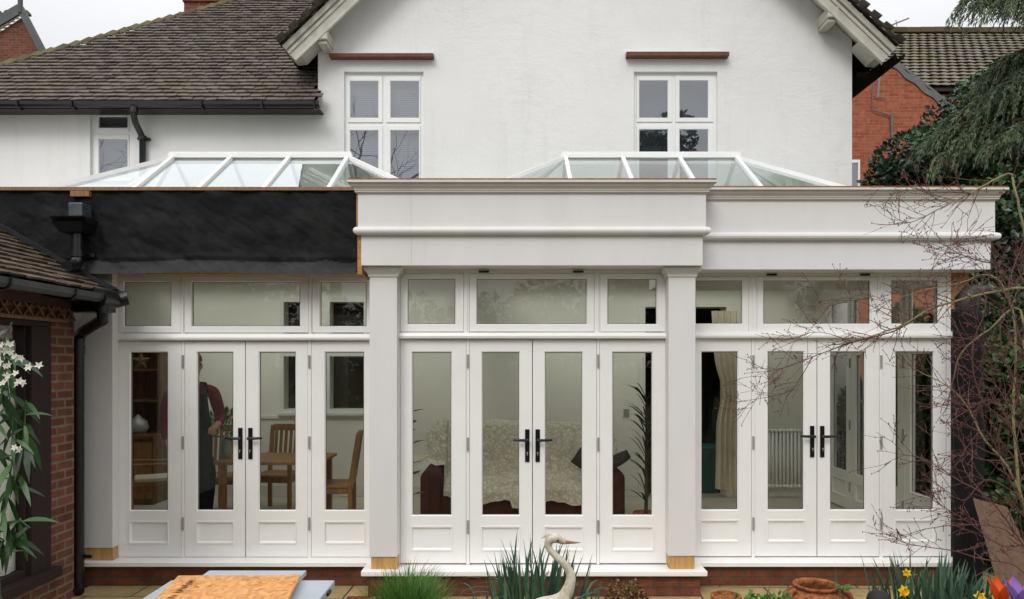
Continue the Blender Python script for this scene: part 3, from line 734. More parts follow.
def casement(wr, cols, rows, parent, blind=None, th=.055):
    """outer frame, one sash per cell; wr = opening; cols / rows = pixel bounds of the panes"""
    yf = YH+.055
    f = MB(); o = .045
    ring(f, wr, (wr[0]+o, wr[1]-o, wr[2]+o, wr[3]-o), yf, yf+.07)
    xs = [wr[0]+o] + [X((a[1]+b[0])/2, YH) for a, b in zip(cols, cols[1:])] + [wr[1]-o]
    zs = [wr[3]-o] + [Z((a[1]+b[0])/2, YH) for a, b in zip(rows, rows[1:])] + [wr[2]+o]
    for x in xs[1:-1]: f.box(x-.022, x+.022, yf+.002, yf+.068, zs[-1], zs[0])
    for z in zs[1:-1]:
        segs = [xs[0]] + [v for x in xs[1:-1] for v in (x-.0225, x+.0225)] + [xs[-1]]
        for a, b in zip(segs[::2], segs[1::2]): f.box(a, b, yf+.0025, yf+.068, z-.022, z+.022)
    f.box(wr[0]-.04, wr[1]+.04, YH-.05, yf, wr[2]-.05, wr[2]-.001)
    fo = f.build('window', 'upvc', parent)
    for i, c in enumerate(cols):
        for j, r in enumerate(rows):
            a, b = xs[i]+(.0235 if i else .002), xs[i+1]-(.0235 if i < len(cols)-1 else .002)
            t, u = zs[j]-(.0235 if j else .002), zs[j+1]+(.0235 if j < len(rows)-1 else .002)
            g = (X(c[0], YH), X(c[1], YH), Z(r[1], YH), Z(r[0], YH))
            s = MB(); ring(s, (a, b, u, t), g, yf-.012, yf+.04); q = bead(s, g, yf-.0115, .008, .012); s.build('sash', 'upvc', fo, bevel=.002)
            p = MB(); p.quad(*[(x, yf+.003, z) for x, _, z in q]); p.build('pane', 'upglass', fo)
    bl = MB()
    if blind:
        z = wr[2]+.05
        while z < wr[3]-.05:
            bl.add([(wr[0]+.05, yf+.10, z), (wr[1]-.05, yf+.10, z), (wr[1]-.05, yf+.118, z+.028), (wr[0]+.05, yf+.118, z+.028)], [(0, 1, 2, 3)]); z += .030
        bl.build('blind', 'blind', fo)
    bk = MB(); bk.quad((wr[0], yf+.24, wr[2]), (wr[1], yf+.24, wr[2]), (wr[1], yf+.24, wr[3]), (wr[0], yf+.24, wr[3])); bk.build('curtain', 'blind' if blind else 'dimcurtain', fo)
    return fo
MT['dimcurtain'] = simple('dim_curtain', '70757c', .9, .1, .1)
casement(WL, [(349, 378), (389.5, 419)], [(79.5, 117), (129, 181)], house, blind=True)
casement(WR, [(639.5, 669), (680, 709.5)], [(79, 117), (128, 181)], house)
casement(WW, [(96.5, 126)], [(114.5, 127), (137.5, 174)], house, blind=True)
for x0, x1, y0, y1 in ((331, 434, 55, 60), (625.5, 727, 53.5, 59)):
    m = MB(); r = random.Random(x0); x = X(x0, YH); xe = X(x1, YH)
    while x < xe-.02:
        wv = min(.165, xe-x); m.obox((x+wv/2, YH-.055, (Z(y0, YH)+Z(y1, YH))/2+.006), (wv/2-.0025, 0, 0), (0, .075, -.018), (0, .003, .024+r.uniform(-.003, .003)), r.random()); x += .165
    m2 = MB(); m2.prism([(X(x0, YH), YH, Z(y0, YH)+.02), (X(x0, YH), YH-.09, Z(y0, YH)-.004), (X(x0, YH), YH-.09, Z(y0, YH)-.022), (X(x0, YH), YH, Z(y0, YH)-.0)], (X(x1, YH)-X(x0, YH), 0, 0)); m2.build('drip_mould', 'render', house)
    t_ = MB(); t_.box(X(x0, YH)+.002, X(x1, YH)-.002, YH-.12, YH-.001, Z(y1, YH), Z(y0, YH)-.024); t_.build('drip_course', 'driptile', house)

# gable roof: two slopes, tiled, with barge boards
roof_back = 18
for sgn, ev in ((-1, eL), (1, eR)):
    u = Vector((0, 1, 0)); vdir = Vector((-sgn, 0, SL)).normalized(); ln = abs(ev.x-gx)/vdir.dot(Vector((-sgn, 0, 0)))
    O = Vector((ev.x, Yb_-.06, ev.z))
    m = MB(); nrm = Vector((sgn*SL, 0, 1)).normalized()
    base = [O-nrm*.03, O+vdir*ln-nrm*.03, O+vdir*ln-nrm*.03+u*(roof_back-Yb_), O-nrm*.03+u*(roof_back-Yb_)]
    m.quad(*[p+Vector((0, .03, 0)) for p in base]); rf = m.build('gable_roof', 'dark_tile', house)
    lim = (3.2 if sgn < 0 else 8)
    tiles_roof('roof_tiles', O, u, vdir, 3.4 if sgn < 0 else 5, min(ln, 3.2), .165, .11, lambda a, b: b < ln, 'tile', rf, seed=5+sgn)
    # barge board: back board, deep upper moulding, lower bead, soffit
    for (o0, o1, y0, y1, mat, nm) in ((-.04, -.105, -.045, .02, 'barge', 'barge_moulding'), (-.107, -.285, .0, .05, 'barge', 'barge_board'), (-.125, -.165, -.020, -.0015, 'barge', 'barge_bead'), (-.255, -.30, -.028, -.0015, 'barge', 'barge_bead'), (-.10, -.125, .052, .348, 'soffit', 'soffit')):
        p0 = ev + nrm*o0; p1 = ev + nrm*o1; e = vdir*ln
        def clipx(p): return p
        m = MB(); m.prism([p+Vector((0, y0, 0)) for p in (p0, p0+e, p1+e, p1)], (0, y1-y0, 0)); m.build(nm, mat, house)
    # boxed foot and purlin bracket
    ft = ev - nrm*.05
    m = MB(); m.prism([ft+Vector((0, .0515, 0)), ft+vdir*.42+Vector((0, .0515, 0)), ft+vdir*.42-nrm*.20+Vector((0, .0515, 0)), ft+vdir*.10-nrm*.22+Vector((0, .0515, 0)), ft-nrm*.14+Vector((0, .0515, 0))], (0, .30, 0)); m.build('eaves_box', 'soffit', house)
    bx = X(833 if sgn > 0 else 322, Yb_); bz = zroof(bx)-.44
    m = MB(); m.box(bx-.075, bx+.075, Yb_-.02, YH-.001, bz, bz+.14); m.box(bx-.06, bx+.06, Yb_+.02, YH-.001, bz-.05, bz-.0005); m.build('purlin_end', 'barge', house, bevel=.012)
# black gutter along the right-hand eaves
m = MB()
gxx = eR.x+.03; gz_ = eR.z-.10
for y0, y1 in ((Yb_-.03, 17),):
    pr = [(-.065, .0), (-.06, -.05), (-.03, -.08), (.03, -.08), (.06, -.05), (.065, 0), (.055, 0), (.05, -.045), (.025, -.07), (-.025, -.07), (-.05, -.045), (-.055, 0)]
    m.prism([(gxx+a, y0, gz_+b) for a, b in pr], (0, y1-y0, 0))
m.box(eR.x-.36, eR.x-.04, Yb_+.36, 17, ze_-.27, ze_-.21); m.box(eR.x-.06, eR.x-.035, Yb_+.36, 17, ze_-.209, ze_-.08)
m.build('gutter', 'dark_tile', house)
# aerial arm over the right slope
m = MB(); ap = P(884, 28, 11.5); m.tube([ap, P(909, 18, 11.4)], .012, 6); m.tube([P(896, 20, 11.45), P(897, 26, 11.45)], .008, 5); m.tube([ap, ap+Vector((0, .2, -1.0))], .015, 6); m.build('aerial', 'steel', house)

# wing roof
tan_w = .95; vw = Vector((0, 1, tan_w)).normalized()
Ow = Vector((-9.6, 10.0, zew+.02))
def on_plane(px_, py_):
    a = (CY-py_)/F        # z = ZC + a*Y ; plane z = Ow.z + (Y-10)*tan
    Y = (ZC - Ow.z + 10.0*tan_w)/(tan_w - a); return Vector((X(px_, Y), Y, ZC+a*Y))
h0, h1 = on_plane(0, 67), on_plane(196, 12)
hk = (h1.x-h0.x)/(h1.y-h0.y)
xr_e = X(317, 10.0)
def in_wing(a, b):
    p = Ow + Vector((1, 0, 0))*a + vw*b
    if p.x > (xr_e if p.y < YH-.02 else gxl-.02): return False
    return p.x > h0.x + (p.y-h0.y)*hk - .10 and p.y < 14.6
hz = lambda y: Vector((h0.x+(y-h0.y)*hk, y, Ow.z+(y-10)*tan_w))
dn = Vector((0, -tan_w, 1)).normalized()*-.02
m = MB(); m.quad(hz(10.0)+dn, Vector((xr_e-.02, 10.0, Ow.z))+dn, Vector((xr_e-.02, YH-.01, Ow.z+(YH-.01-10)*tan_w))+dn, hz(YH-.01)+dn)
m.quad(hz(YH-.01)+dn, Vector((gxl-.01, YH-.01, Ow.z+(YH-.01-10)*tan_w))+dn, Vector((gxl-.01, 14.6, Ow.z+4.6*tan_w))+dn, hz(14.6)+dn)
b0 = hz(14.6); m.quad(hz(10.0)+dn, hz(14.6)+dn, b0+Vector((-1, 3, -3.5)), hz(10.0)+Vector((-.05, 6, 0)))
wr_ = m.build('wing_roof', 'dark_tile', house)
tiles_roof('roof_tiles', Ow, (1, 0, 0), vw, 7.3, 6.6, .165, .118, in_wing, 'tile', wr_, lift=.03, seed=3)
m = MB(); r = random.Random(4); y = 10.02; ps = []
while y < 14.5:
    p = hz(y); q = hz(y+.12); d = (q-p).normalized(); sd = Vector((1, -.1, 0))
    m.obox((p+q)/2+Vector((0, 0, .035+r.uniform(-.006, .006))), d*.07+Vector((0, 0, .014)), Vector((.07, -.025, -.02)), Vector((0, 0, .013)), r.random()); y += .105
m.build('hip_tiles', 'hiptile', wr_)
MTX = None
# gutter, brackets, downpipe on the wing
m = MB(); yg = 9.94
pr = [(-.065, .0), (-.06, -.05), (-.03, -.08), (.03, -.08), (.06, -.05), (.065, 0), (.055, 0), (.05, -.045), (.025, -.07), (-.025, -.07), (-.05, -.045), (-.055, 0)]
zg_ = Z(102, yg)
m.prism([(-9.6, yg+a*.85, zg_+b*.9) for a, b in pr], (X(320, yg)+9.6, 0, 0)); g_ = m.build('gutter', 'black', house)
m = MB(); m.box(-9.5, X(318, 10), 10.015, 10.04, zew-.075, zew+.0); m.box(-9.5, X(318, 10), 10.041, YH-.001, zew-.06, zew-.04); m.build('eaves_board', 'black', house)
for q in (20, 74, 203, 263, 315):
    b = MB(); xq = X(q, yg); b.tube([(xq, yg-.075, zg_+.005), (xq, yg-.065, zg_-.06), (xq, yg-.03, zg_-.095), (xq, yg+.03, zg_-.095), (xq, 10.01, zg_-.06)], .014, 6); b.build('bracket', 'black', g_)
m = MB()
m.tube([P(134, 107, yg), P(134, 117, yg), P(135.5, 123, 10.0), P(140.5, 133, 10.2), P(142.5, 138, 10.24), P(142.5, 185, 10.24)], .042, 12)
for a, b in ((107, 113), (136, 140)): m.tube([P(134 if a < 120 else 142.5, a, yg if a < 120 else 10.24), P(134 if a < 120 else 142.5, b, yg if a < 120 else 10.24)], .055, 12)
m.box(X(137, 10.24), X(149, 10.24), 10.24, 10.299, Z(139.5, 10.24), Z(137.5, 10.24)); m.build('downpipe', 'black', house, angle=40)
# chimney
m = MB(); ych = 15.2
m.box(X(184, ych), X(232, ych), ych, ych+.8, 7, Z(2, ych)); m.box(X(183, ych), X(233, ych), ych-.03, ych+.83, Z(2, ych)+.001, Z(-16, ych))
ch = m.build('chimney', 'brick_ch', house)

# ------------------------------------------------------------------ orange brick neighbour on the right
YN = 17.0
nb = thing('neighbour_house', 'orange brick house with grey mossy tiled roof seen past the white gable', 'house', (8.5, YN, 0))
m = MB()
nx0, nx1 = X(800, YN), X(1100, YN)
pk = P(889, 60, YN); lo = P(960, 116, YN)
nw = (X(851, YN), X(862, YN), Z(190, YN), Z(160, YN))
m.prism([(pk.x, YN, GZ), (lo.x+.6, YN, GZ), (lo.x+.6, YN, lo.z-.5), (lo.x, YN, lo.z), pk], (0, .25, 0))
m.prism([(nx0-1, YN, 6.0), (pk.x-.0005, YN, 6.0), (pk.x-.0005, YN, pk.z-.001), (nx0-1, YN, pk.z-2.2)], (0, .25, 0))
wall_holes(m, nx0-1, pk.x-.0005, GZ, 6.0-.0005, YN, YN+.25, [(X(853, YN), X(859.5, YN), 4.8, 5.95)] if False else [nw]) if nw[3] < 6.0 else wall_holes(m, nx0-1, pk.x-.0005, GZ, 5.9995, YN, YN+.25, [])
m.build('wall', 'brick_n', nb)
m = MB(); ring(m, (X(849, YN), X(859.5, YN), Z(195, YN), Z(160, YN)), (X(851, YN), X(857.5, YN), Z(193, YN), Z(163, YN)), YN-.03, YN+.02); wn = m.build('window', 'upvc', nb)
m = MB(); m.quad((X(851, YN), YN-.004, Z(193, YN)), (X(857.5, YN), YN-.004, Z(193, YN)), (X(857.5, YN), YN-.004, Z(163, YN)), (X(851, YN), YN-.004, Z(163, YN))); m.build('pane', 'upglass', wn)
m = MB(); m.quad((X(851, YN), YN-.0005, Z(193, YN)), (X(857.5, YN), YN-.0005, Z(193, YN)), (X(857.5, YN), YN-.0005, Z(163, YN)), (X(851, YN), YN-.0005, Z(163, YN))); m.build('blind', 'dimcurtain', wn)
m = MB(); dv = (lo-pk).normalized(); nv = Vector((-dv.z, 0, dv.x)); nv = nv if nv.z > 0 else -nv
ws = [(.05+.03*math.sin(k*.9), -.09-.02*math.sin(k*1.1+1)) for k in range(24)]
top = [pk+dv*((lo-pk).length*k/23)+nv*a+Vector((0, -.03, 0)) for k, (a, b) in enumerate(ws)]; bot = [pk+dv*((lo-pk).length*k/23)+nv*b+Vector((0, -.03, 0)) for k, (a, b) in enumerate(ws)]
for k in range(23): m.quad(top[k], top[k+1], bot[k+1], bot[k])
m.bar(pk+nv*.08+Vector((0, .1, 0)), lo+nv*.08+Vector((0, .1, 0)), .22, .05, up=nv)
m.build('flashing', 'lead', nb)
# main roof behind: ridge along x
yR = 21.5; zR = Z(33, yR); tanr = .75; y0 = YN+.15
z0 = zR-(yR-y0)*tanr
vr = Vector((0, 1, tanr)).normalized(); lenr = (yR-y0)/vr.y
Orr = Vector((X(856, yR)-1, y0, z0))
m = MB(); dn2 = Vector((0, -tanr, 1)).normalized()*-.03
m.quad(Orr+dn2, Orr+Vector((14, 0, 0))+dn2, Orr+Vector((14, 0, 0))+vr*lenr+dn2, Orr+vr*lenr+dn2); m.quad(Orr+vr*lenr+dn2, Orr+Vector((14, 0, 0))+vr*lenr+dn2, Orr+Vector((14, 8, 0))+dn2, Orr+Vector((0, 8, 0))+dn2)
nr_ = m.build('roof', 'dark_tile', nb)
m = MB(); m.box(pk.x+.9, Orr.x+14, YN+.30, YN+.5, GZ, z0-.05); m.build('wall', 'brick_n', nb)
tiles_roof('roof_tiles', Orr, (1, 0, 0), vr, 8.5, lenr, .24, .28, lambda a, b: b < lenr-.1 and b > .3, 'tile_g', nr_, lift=.04, seed=9, wave=.028)
m = MB(); r = random.Random(2)
for i in range(22): m.obox((Orr.x+.2+i*.4, yR, zR+.03+r.uniform(-.01, .01)), (.196, 0, 0), (0, .13, -.02), (0, 0, .07), r.random())
m.build('ridge_tiles', 'hiptile', nr_)
# aerial cable and bracket on the brick wall
m = MB(); ys_ = YN-.05
m.tube([P(874, 75, ys_), P(872.5, 95, ys_), P(872.5, 110, ys_), P(889, 115, ys_), P(891.5, 116, ys_)], .014, 5); m.tube([P(873, 96, ys_), P(886, 98, ys_), P(886.5, 100, ys_)], .012, 5)
m.tube([P(891.5, 115, ys_), P(892, 140, ys_), P(891, 185, ys_)], .03, 6); m.build('cable', 'lead', nb)

# ------------------------------------------------------------------ brown brick house far left
YF = 22.0
fh = thing('distant_house', 'brown brick gable end with dark grey barge boards and a finial', 'house', (-15, YF, 0))
ap = P(23, 10, YF); r0 = P(46, 54, YF); l0 = Vector((2*ap.x-r0.x, YF, r0.z))
l1 = Vector((ap.x-2.6, YF, ap.z-.55))
m = MB(); m.prism([(l0.x-3, YF, 0), (r0.x-.1, YF, 0), (r0.x-.1, YF, r0.z-.0), (ap.x, YF, ap.z-.20), (ap.x-2.9, YF, ap.z-2.15), (l0.x-3, YF, ap.z-2.2)], (0, .3, 0)); m.build('wall', 'brick_f', fh)
m = MB(); m.bar(ap+Vector((0, -.12, 0)), r0+Vector((.05, -.12, -.1)), .06, .20, up=(1, 0, .6)); m.build('barge_board', 'gutter_grey', fh)
m = MB(); m.bar(ap+Vector((0, -.13, -.02)), Vector((l0.x-2.2, YF-.13, ap.z-1.75)), .06, .28, up=(-.6, 0, 1)); m.build('barge_board', 'gutter_grey', fh)
m = MB(); m.tube([ap+Vector((0, -.12, -.15)), ap+Vector((0, -.12, .6))], .07, 8); m.build('finial', 'gutter_grey', fh)
zc_ = Z(15, YF+2.2)
tiles_roof('roof', Vector((l0.x-4, YF+.35, zc_-1.75)), (1, 0, 0), (0, 1.85, 1.75), 12, 2.55, .2, .14, lambda a, b: l0.x-4+a < X(25, YF+2.2), 'hiptile', fh, seed=8)
m = MB()
for i in range(16):
    xx = X(25, YF+2.2)-i*.3
    m.prism([(xx-.14, YF+2.2, zc_), (xx+.14, YF+2.2, zc_), (xx+.14, YF+2.2, zc_+.06), (xx+.05, YF+2.2, zc_+.17), (xx-.05, YF+2.2, zc_+.17), (xx-.14, YF+2.2, zc_+.06)], (0, .12, 0), rng.random())
m.build('ridge_crest', 'hiptile', fh)

# ------------------------------------------------------------------ brick annexe on the left
an = thing('brick_annexe', 'low red brick annexe with mossy tiled roof, grey gutter and dark brown window', 'annexe', (-4.5, 5.5, GZ))
ax = -3.80
ya, yb_ = ax*F/(50-CX), 6.42            # window post line to corner
zw0, zw1 = 0.0, 0
m = MB()
yw0 = 3.6
zsill = Z(585, ax*F/(20-CX)); zhead = 2.09
zeav = Z(297, 6.3)
m.box(ax-.25, ax, ya+.001, yb_, GZ-.05, zeav-.02)
m.box(ax-.25, ax, yw0-1.4, ya, GZ-.05, zsill-.05); m.box(ax-.25, ax, yw0-1.4, ya, zhead+.045, zeav-.02); m.box(ax-.25, ax, yw0-1.4, yw0-.4, zsill-.05, zhead+.05)
m.build('wall', 'brick_y', an)
m = MB(); m.box(-6.5, ax-.251, yb_-.25, yb_, GZ-.05, zeav-.02); m.build('wall', 'brick_x', an)
# window: dark brown posts, head, sill
fw = MB()
fw.box(ax-.14, ax+.012, ya-.25, ya, zsill+.035, zhead); fw.box(ax-.14, ax+.012, yw0-.4, yw0-.25, zsill+.035, zhead)
fw.box(ax-.141, ax+.014, yw0-.4, ya, zhead+.001, zhead+.044)
fw.box(ax-.16, ax+.07, yw0-.5, ya+.06, zsill-.045, zsill+.034)
fw.box(ax-.10, ax-.03, ya-.275, ya-.251, zsill+.036, zhead-.001); fw.box(ax-.10, ax-.03, yw0-.25, ya-.276, zsill+.036, zsill+.09)
fo = fw.build('window', 'brown', an, bevel=.004)
m = MB(); m.quad((ax-.065, yw0-.25, zsill+.1), (ax-.065, ya-.276, zsill+.08), (ax-.065, ya-.276, zhead), (ax-.065, yw0-.25, zhead)); m.build('pane', 'glass', fo)
MT['voile'] = simple('grey_voile', 'eceee8', .9, .1, .05, 3, translucent=.3)
m = MB(); m.grid(lambda u, v: (ax-.10-.015*math.sin(u*70)-.008*math.sin(u*31+2), yw0-.3+(ya-.06-yw0+.3)*u, zsill+.05+(zhead-zsill-.18)*v), 160, 4); m.build('net_curtain', 'voile', fo, smooth=True)
m = MB(); m.box(ax-1.6, ax-.26, yw0-1.3, yb_-.26, GZ, GZ+.02); m.box(ax-1.62, ax-1.6, yw0-1.3, yb_-.26, GZ, 2.2); m.build('inner_room', 'darkroom', an)
# fascia, lattice strip, gutter
xg = -3.44
m = MB(); m.box(ax+.02, ax+.05, yw0-1.4, 6.3, 2.268, zeav+.02); m.box(ax+.05, xg-.06, yw0-1.4, 6.35, zeav-.03, zeav-.01); m.build('fascia_board', 'fascia_brown', an)
m = MB(); zl0, zl1 = 2.165, 2.266
yy = yw0-.4
while yy < ya+.2:
    dz = (zl1-zl0)
    m.bar((ax+.018, yy, zl0), (ax+.018, yy+dz, zl1), .012, .016, up=(1, 0, 0)); m.bar((ax+.032, yy+dz, zl0), (ax+.032, yy, zl1), .012, .016, up=(1, 0, 0)); yy += .14
m.box(ax+.004, ax+.04, yw0-.4, ya+.2, zl0-.028, zl0-.002); m.build('lattice', 'lattice', an)
m = MB()
zgg = Z(290, 6.3)-.045
m.prism([(xg+a*.8, yw0-1.4, zgg+b*.85) for a, b in pr], (0, 6.36-yw0+1.4, 0)); ga = m.build('gutter', 'gutter_grey', an)
for yq in (4.2, 5.0, 5.75):
    b = MB(); b.tube([(xg+.058, yq, zgg+.005), (xg+.052, yq, zgg-.045), (xg+.02, yq, zgg-.078), (xg-.04, yq, zgg-.078), (ax+.05, yq, zgg-.02)], .012, 6); b.build('bracket', 'black', ga)
m = MB()
m.tube([(xg, 6.22, zgg-.07), (xg, 6.22, zgg-.16), (xg-.02, 6.26, zgg-.21), (xg-.30, 6.46, zgg-.30), (-3.80, 6.50, zgg-.34), (-3.81, 6.50, zgg-.42), (-3.81, 6.50, GZ+.09), (-3.77, 6.43, GZ+.04)], .048, 14)
for za, zb in ((zgg-.155, zgg-.06), (zgg-.50, zgg-.42), (GZ+.30, GZ+.36)): m.tube([(xg if za > zgg-.2 else -3.81, 6.22 if za > zgg-.2 else 6.5, za), (xg if za > zgg-.2 else -3.81, 6.22 if za > zgg-.2 else 6.5, zb)], .055, 14)
m.tube([(xg, 6.15, zgg-.03), (xg, 6.40, zgg-.03), (xg+.10, 6.44, zgg-.01)], [.075, .075, .06], 12)
m.box(-3.93, -3.69, 6.49, 6.51, GZ+.315, GZ+.345); m.build('downpipe', 'black', an, angle=40)
# roof: slopes up away from the gutter to the left
tan_a = .56; va = Vector((-1, 0, tan_a)).normalized(); Oa = Vector((xg-.07, yw0-1.4, zgg+.03))
m = MB(); dn3 = Vector((tan_a, 0, 1)).normalized()*-.02
m.quad(Oa+dn3, Oa+Vector((0, 6.54-Oa.y, 0))+dn3, Oa+Vector((0, 6.54-Oa.y, 0))+va*3+dn3, Oa+va*3+dn3); ra = m.build('roof', 'dark_tile', an)
tiles_roof('roof_tiles', Oa, (0, 1, 0), va, 6.54-Oa.y-.08, 2.6, .165, .105, lambda a, b: True, 'tile_a', ra, seed=21)
m = MB(); e0 = Oa+Vector((0, 6.54-Oa.y-.02, .05)); 
m.bar(e0+Vector((.02, 0, -.02)), e0+va*2.6, .10, .03, up=(.4, 0, 1)); m.build('lead_flashing', 'membrane', ra)
m = MB(); m.box(ax-.28, xg-.05, 6.36, 6.52, zeav-.12, zgg-.02); m.build('eaves_end', 'black', an)

# ------------------------------------------------------------------ vegetation
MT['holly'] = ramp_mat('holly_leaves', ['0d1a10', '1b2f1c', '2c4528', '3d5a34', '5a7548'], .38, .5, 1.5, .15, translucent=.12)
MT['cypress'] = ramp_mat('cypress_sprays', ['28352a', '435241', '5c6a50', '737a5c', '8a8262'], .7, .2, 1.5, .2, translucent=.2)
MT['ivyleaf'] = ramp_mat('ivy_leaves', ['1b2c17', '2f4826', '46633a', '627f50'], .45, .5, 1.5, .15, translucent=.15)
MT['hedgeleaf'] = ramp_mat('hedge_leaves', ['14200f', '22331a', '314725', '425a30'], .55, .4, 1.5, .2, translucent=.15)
MT['bark'] = simple('grey_bark', '4a4138', .9, .2, .3, 9, bump=.7, bscale=40)
MT['limb'] = simple('greenish_limb_bark', '857d58', .7, .3, .25, 8, dirt=.5, dirtcol='6b5140', bump=.3, bscale=90)
MT['twig'] = simple('reddish_twigs', '63403a', .7, .3, .25, 8, tint=.3)
MT['armleaf'] = ramp_mat('glossy_lance_leaves', ['152a14', '24441f', '365b2a', '557a42'], .4, .5, 3, .2, translucent=.2)
MT['petal_w'] = simple('white_petals', 'dedacb', .6, .3, .05, translucent=.3)
MT['daffleaf'] = ramp_mat('blue_green_strap_leaves', ['23392b', '385440', '4d6b52', '6c8468'], .5, .4, 3, .2, translucent=.2)
MT['grassblade'] = ramp_mat('grass_blades', ['2d4a1f', '456b2c', '5e8a3b', '83a658'], .55, .4, 3, .2, translucent=.25)
MT['daff'] = simple('yellow_petals', 'f6dc33', .5, .3, .1, 20, translucent=.3)
MT['daffcup'] = simple('deep_yellow_trumpet', 'f3c01e', .5, .3, .1, 20, translucent=.2)
MT['orange'] = simple('orange_petals', 'e0591f', .5, .3, .12, 20, translucent=.3)
MT['purple'] = simple('purple_petals', '8f6cb4', .5, .3, .15, 14, translucent=.3)
MT['drypetal'] = ramp_mat('dried_brown_petals', ['3f2a1c', '654a33', '8a6a4a', 'a98a66'], .8, .1, 6, .2, translucent=.2)

def rvec(r):
    while True:
        v = Vector((r.uniform(-1, 1), r.uniform(-1, 1), r.uniform(-1, 1)))
        if .05 < v.length < 1: return v
def leaf(mb, p, d, n, L_, W_, tint, fold=.25):
    """folded pointed leaf from p along d, n roughly its face normal"""
    d = d.normalized(); s = d.cross(n)
    s = s.normalized() if s.length > 1e-4 else d.orthogonal().normalized(); n = s.cross(d)
    a = p; e = p+d*L_; m1 = p+d*L_*.45+s*W_+n*fold*W_; m2 = p+d*L_*.45-s*W_+n*fold*W_
    mb.add([a, m1, e, m2], [(0, 1, 2), (0, 2, 3)], tint)

def clump_tree(name, label, cat, base, clumps, nleaf, size, seed, trunk_r, leafmat, limbs=True, group=None, wl=.4):
    """clumps: list of (centre, radius vector)"""
    r = random.Random(seed)
    t = thing(name, label, cat, base, group)
    mb = MB(); tot = sum(c[1].x*c[1].z for c in clumps)
    for c, rad in clumps:
        k = int(nleaf*rad.x*rad.z/tot); cl = r.uniform(-.12, .12)
        for _ in range(k):
            v = rvec(r); v = v.normalized()*(v.length**.45)
            p = c + Vector((v.x*rad.x, v.y*rad.y, v.z*rad.z))
            nz = noise.noise(p*2.2)
            if nz < -.22 and r.random() < .8: continue
            out = Vector((v.x, v.y, v.z+.4)).normalized()
            d = (rvec(r)+out*.6).normalized()
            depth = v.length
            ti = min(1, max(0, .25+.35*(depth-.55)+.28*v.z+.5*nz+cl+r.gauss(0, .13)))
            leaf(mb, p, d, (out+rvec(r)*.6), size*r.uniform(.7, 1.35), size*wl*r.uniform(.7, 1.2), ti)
    mb.build('crown', leafmat, t)
    tm = MB(); b = Vector(base)
    for c, rad in clumps:
        mid = b.lerp(c, .5)+Vector((r.uniform(-.15, .15), r.uniform(-.15, .15), .1*(c-b).length))
        tm.tube([b+Vector((r.uniform(-.05, .05), r.uniform(-.05, .05), -.05)), b.lerp(mid, .5), mid, mid.lerp(c, .6), c], [trunk_r, trunk_r*.8, trunk_r*.55, trunk_r*.35, trunk_r*.12], 7)
    tm.build('trunk', 'bark', t)
    return t
V3 = lambda *a: Vector(a)
# holly beside the orangery
Yh = 10.6
def hc(px_, py_, Y, rx, ry, rz): return (P(px_, py_, Y), Vector((rx, ry, rz)))
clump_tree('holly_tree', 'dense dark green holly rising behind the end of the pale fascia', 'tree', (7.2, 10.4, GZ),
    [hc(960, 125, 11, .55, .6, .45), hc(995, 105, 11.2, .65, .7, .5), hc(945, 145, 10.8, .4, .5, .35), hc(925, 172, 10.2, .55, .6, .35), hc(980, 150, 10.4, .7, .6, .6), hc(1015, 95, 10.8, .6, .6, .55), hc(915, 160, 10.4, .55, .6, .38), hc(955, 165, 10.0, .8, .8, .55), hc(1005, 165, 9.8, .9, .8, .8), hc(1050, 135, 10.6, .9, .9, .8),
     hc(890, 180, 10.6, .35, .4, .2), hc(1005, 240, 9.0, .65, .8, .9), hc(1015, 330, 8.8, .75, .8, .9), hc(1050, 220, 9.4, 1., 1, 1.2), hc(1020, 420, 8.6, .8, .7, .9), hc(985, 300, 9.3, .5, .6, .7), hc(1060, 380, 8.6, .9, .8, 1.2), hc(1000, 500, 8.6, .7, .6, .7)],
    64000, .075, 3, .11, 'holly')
# cypress with hanging sprays
def cypress(base, boughs, seed):
    r = random.Random(seed)
    t = thing('cypress_tree', 'feathery cypress with drooping grey green sprays above the holly', 'tree', base)
    mb, tm = MB(), MB(); b = Vector(base)
    top = V3(b.x, b.y, 8.4); tm.tube([b+V3(0, 0, -.05), b+V3(.05, 0, 3), b+V3(0, .05, 6), top], [.2, .15, .09, .03], 8)
    for tip, lenb in boughs:
        st = V3(b.x, b.y, tip.z+lenb*.15); pts = []
        for k in range(9):
            q = k/8; p = st.lerp(tip, q); p.z += lenb*.22*math.sin(q*math.pi*.8); pts.append(p)
        tm.tube(pts, [.035*(1-k/9)+.006 for k in range(9)], 5)
        for k in range(105):
            q = r.uniform(.12, 1); i = min(7, int(q*8)); p = pts[i].lerp(pts[i+1], q*8-i)
            dr = (tip-st).normalized()+rvec(r)*.7; dr.z = -abs(dr.z)*.5-.35; dr.normalize()
            L2 = r.uniform(.25, .6)
            pos = p.copy(); dd = dr.copy(); cl = r.gauss(.5, .2)
            for s_ in range(9):
                pos2 = pos+dd*L2/9; dd = (dd+V3(0, 0, -.13)).normalized()
                for _ in range(4):
                    ld = (dd+rvec(r)*.55).normalized()
                    leaf(mb, pos.lerp(pos2, r.random()), ld, rvec(r), r.uniform(.05, .10), .007, min(1, max(0, cl+r.gauss(0, .1))), .1)
                pos = pos2
    mb.build('crown', 'cypress', t); tm.build('trunk', 'bark', t)
rc = random.Random(6)
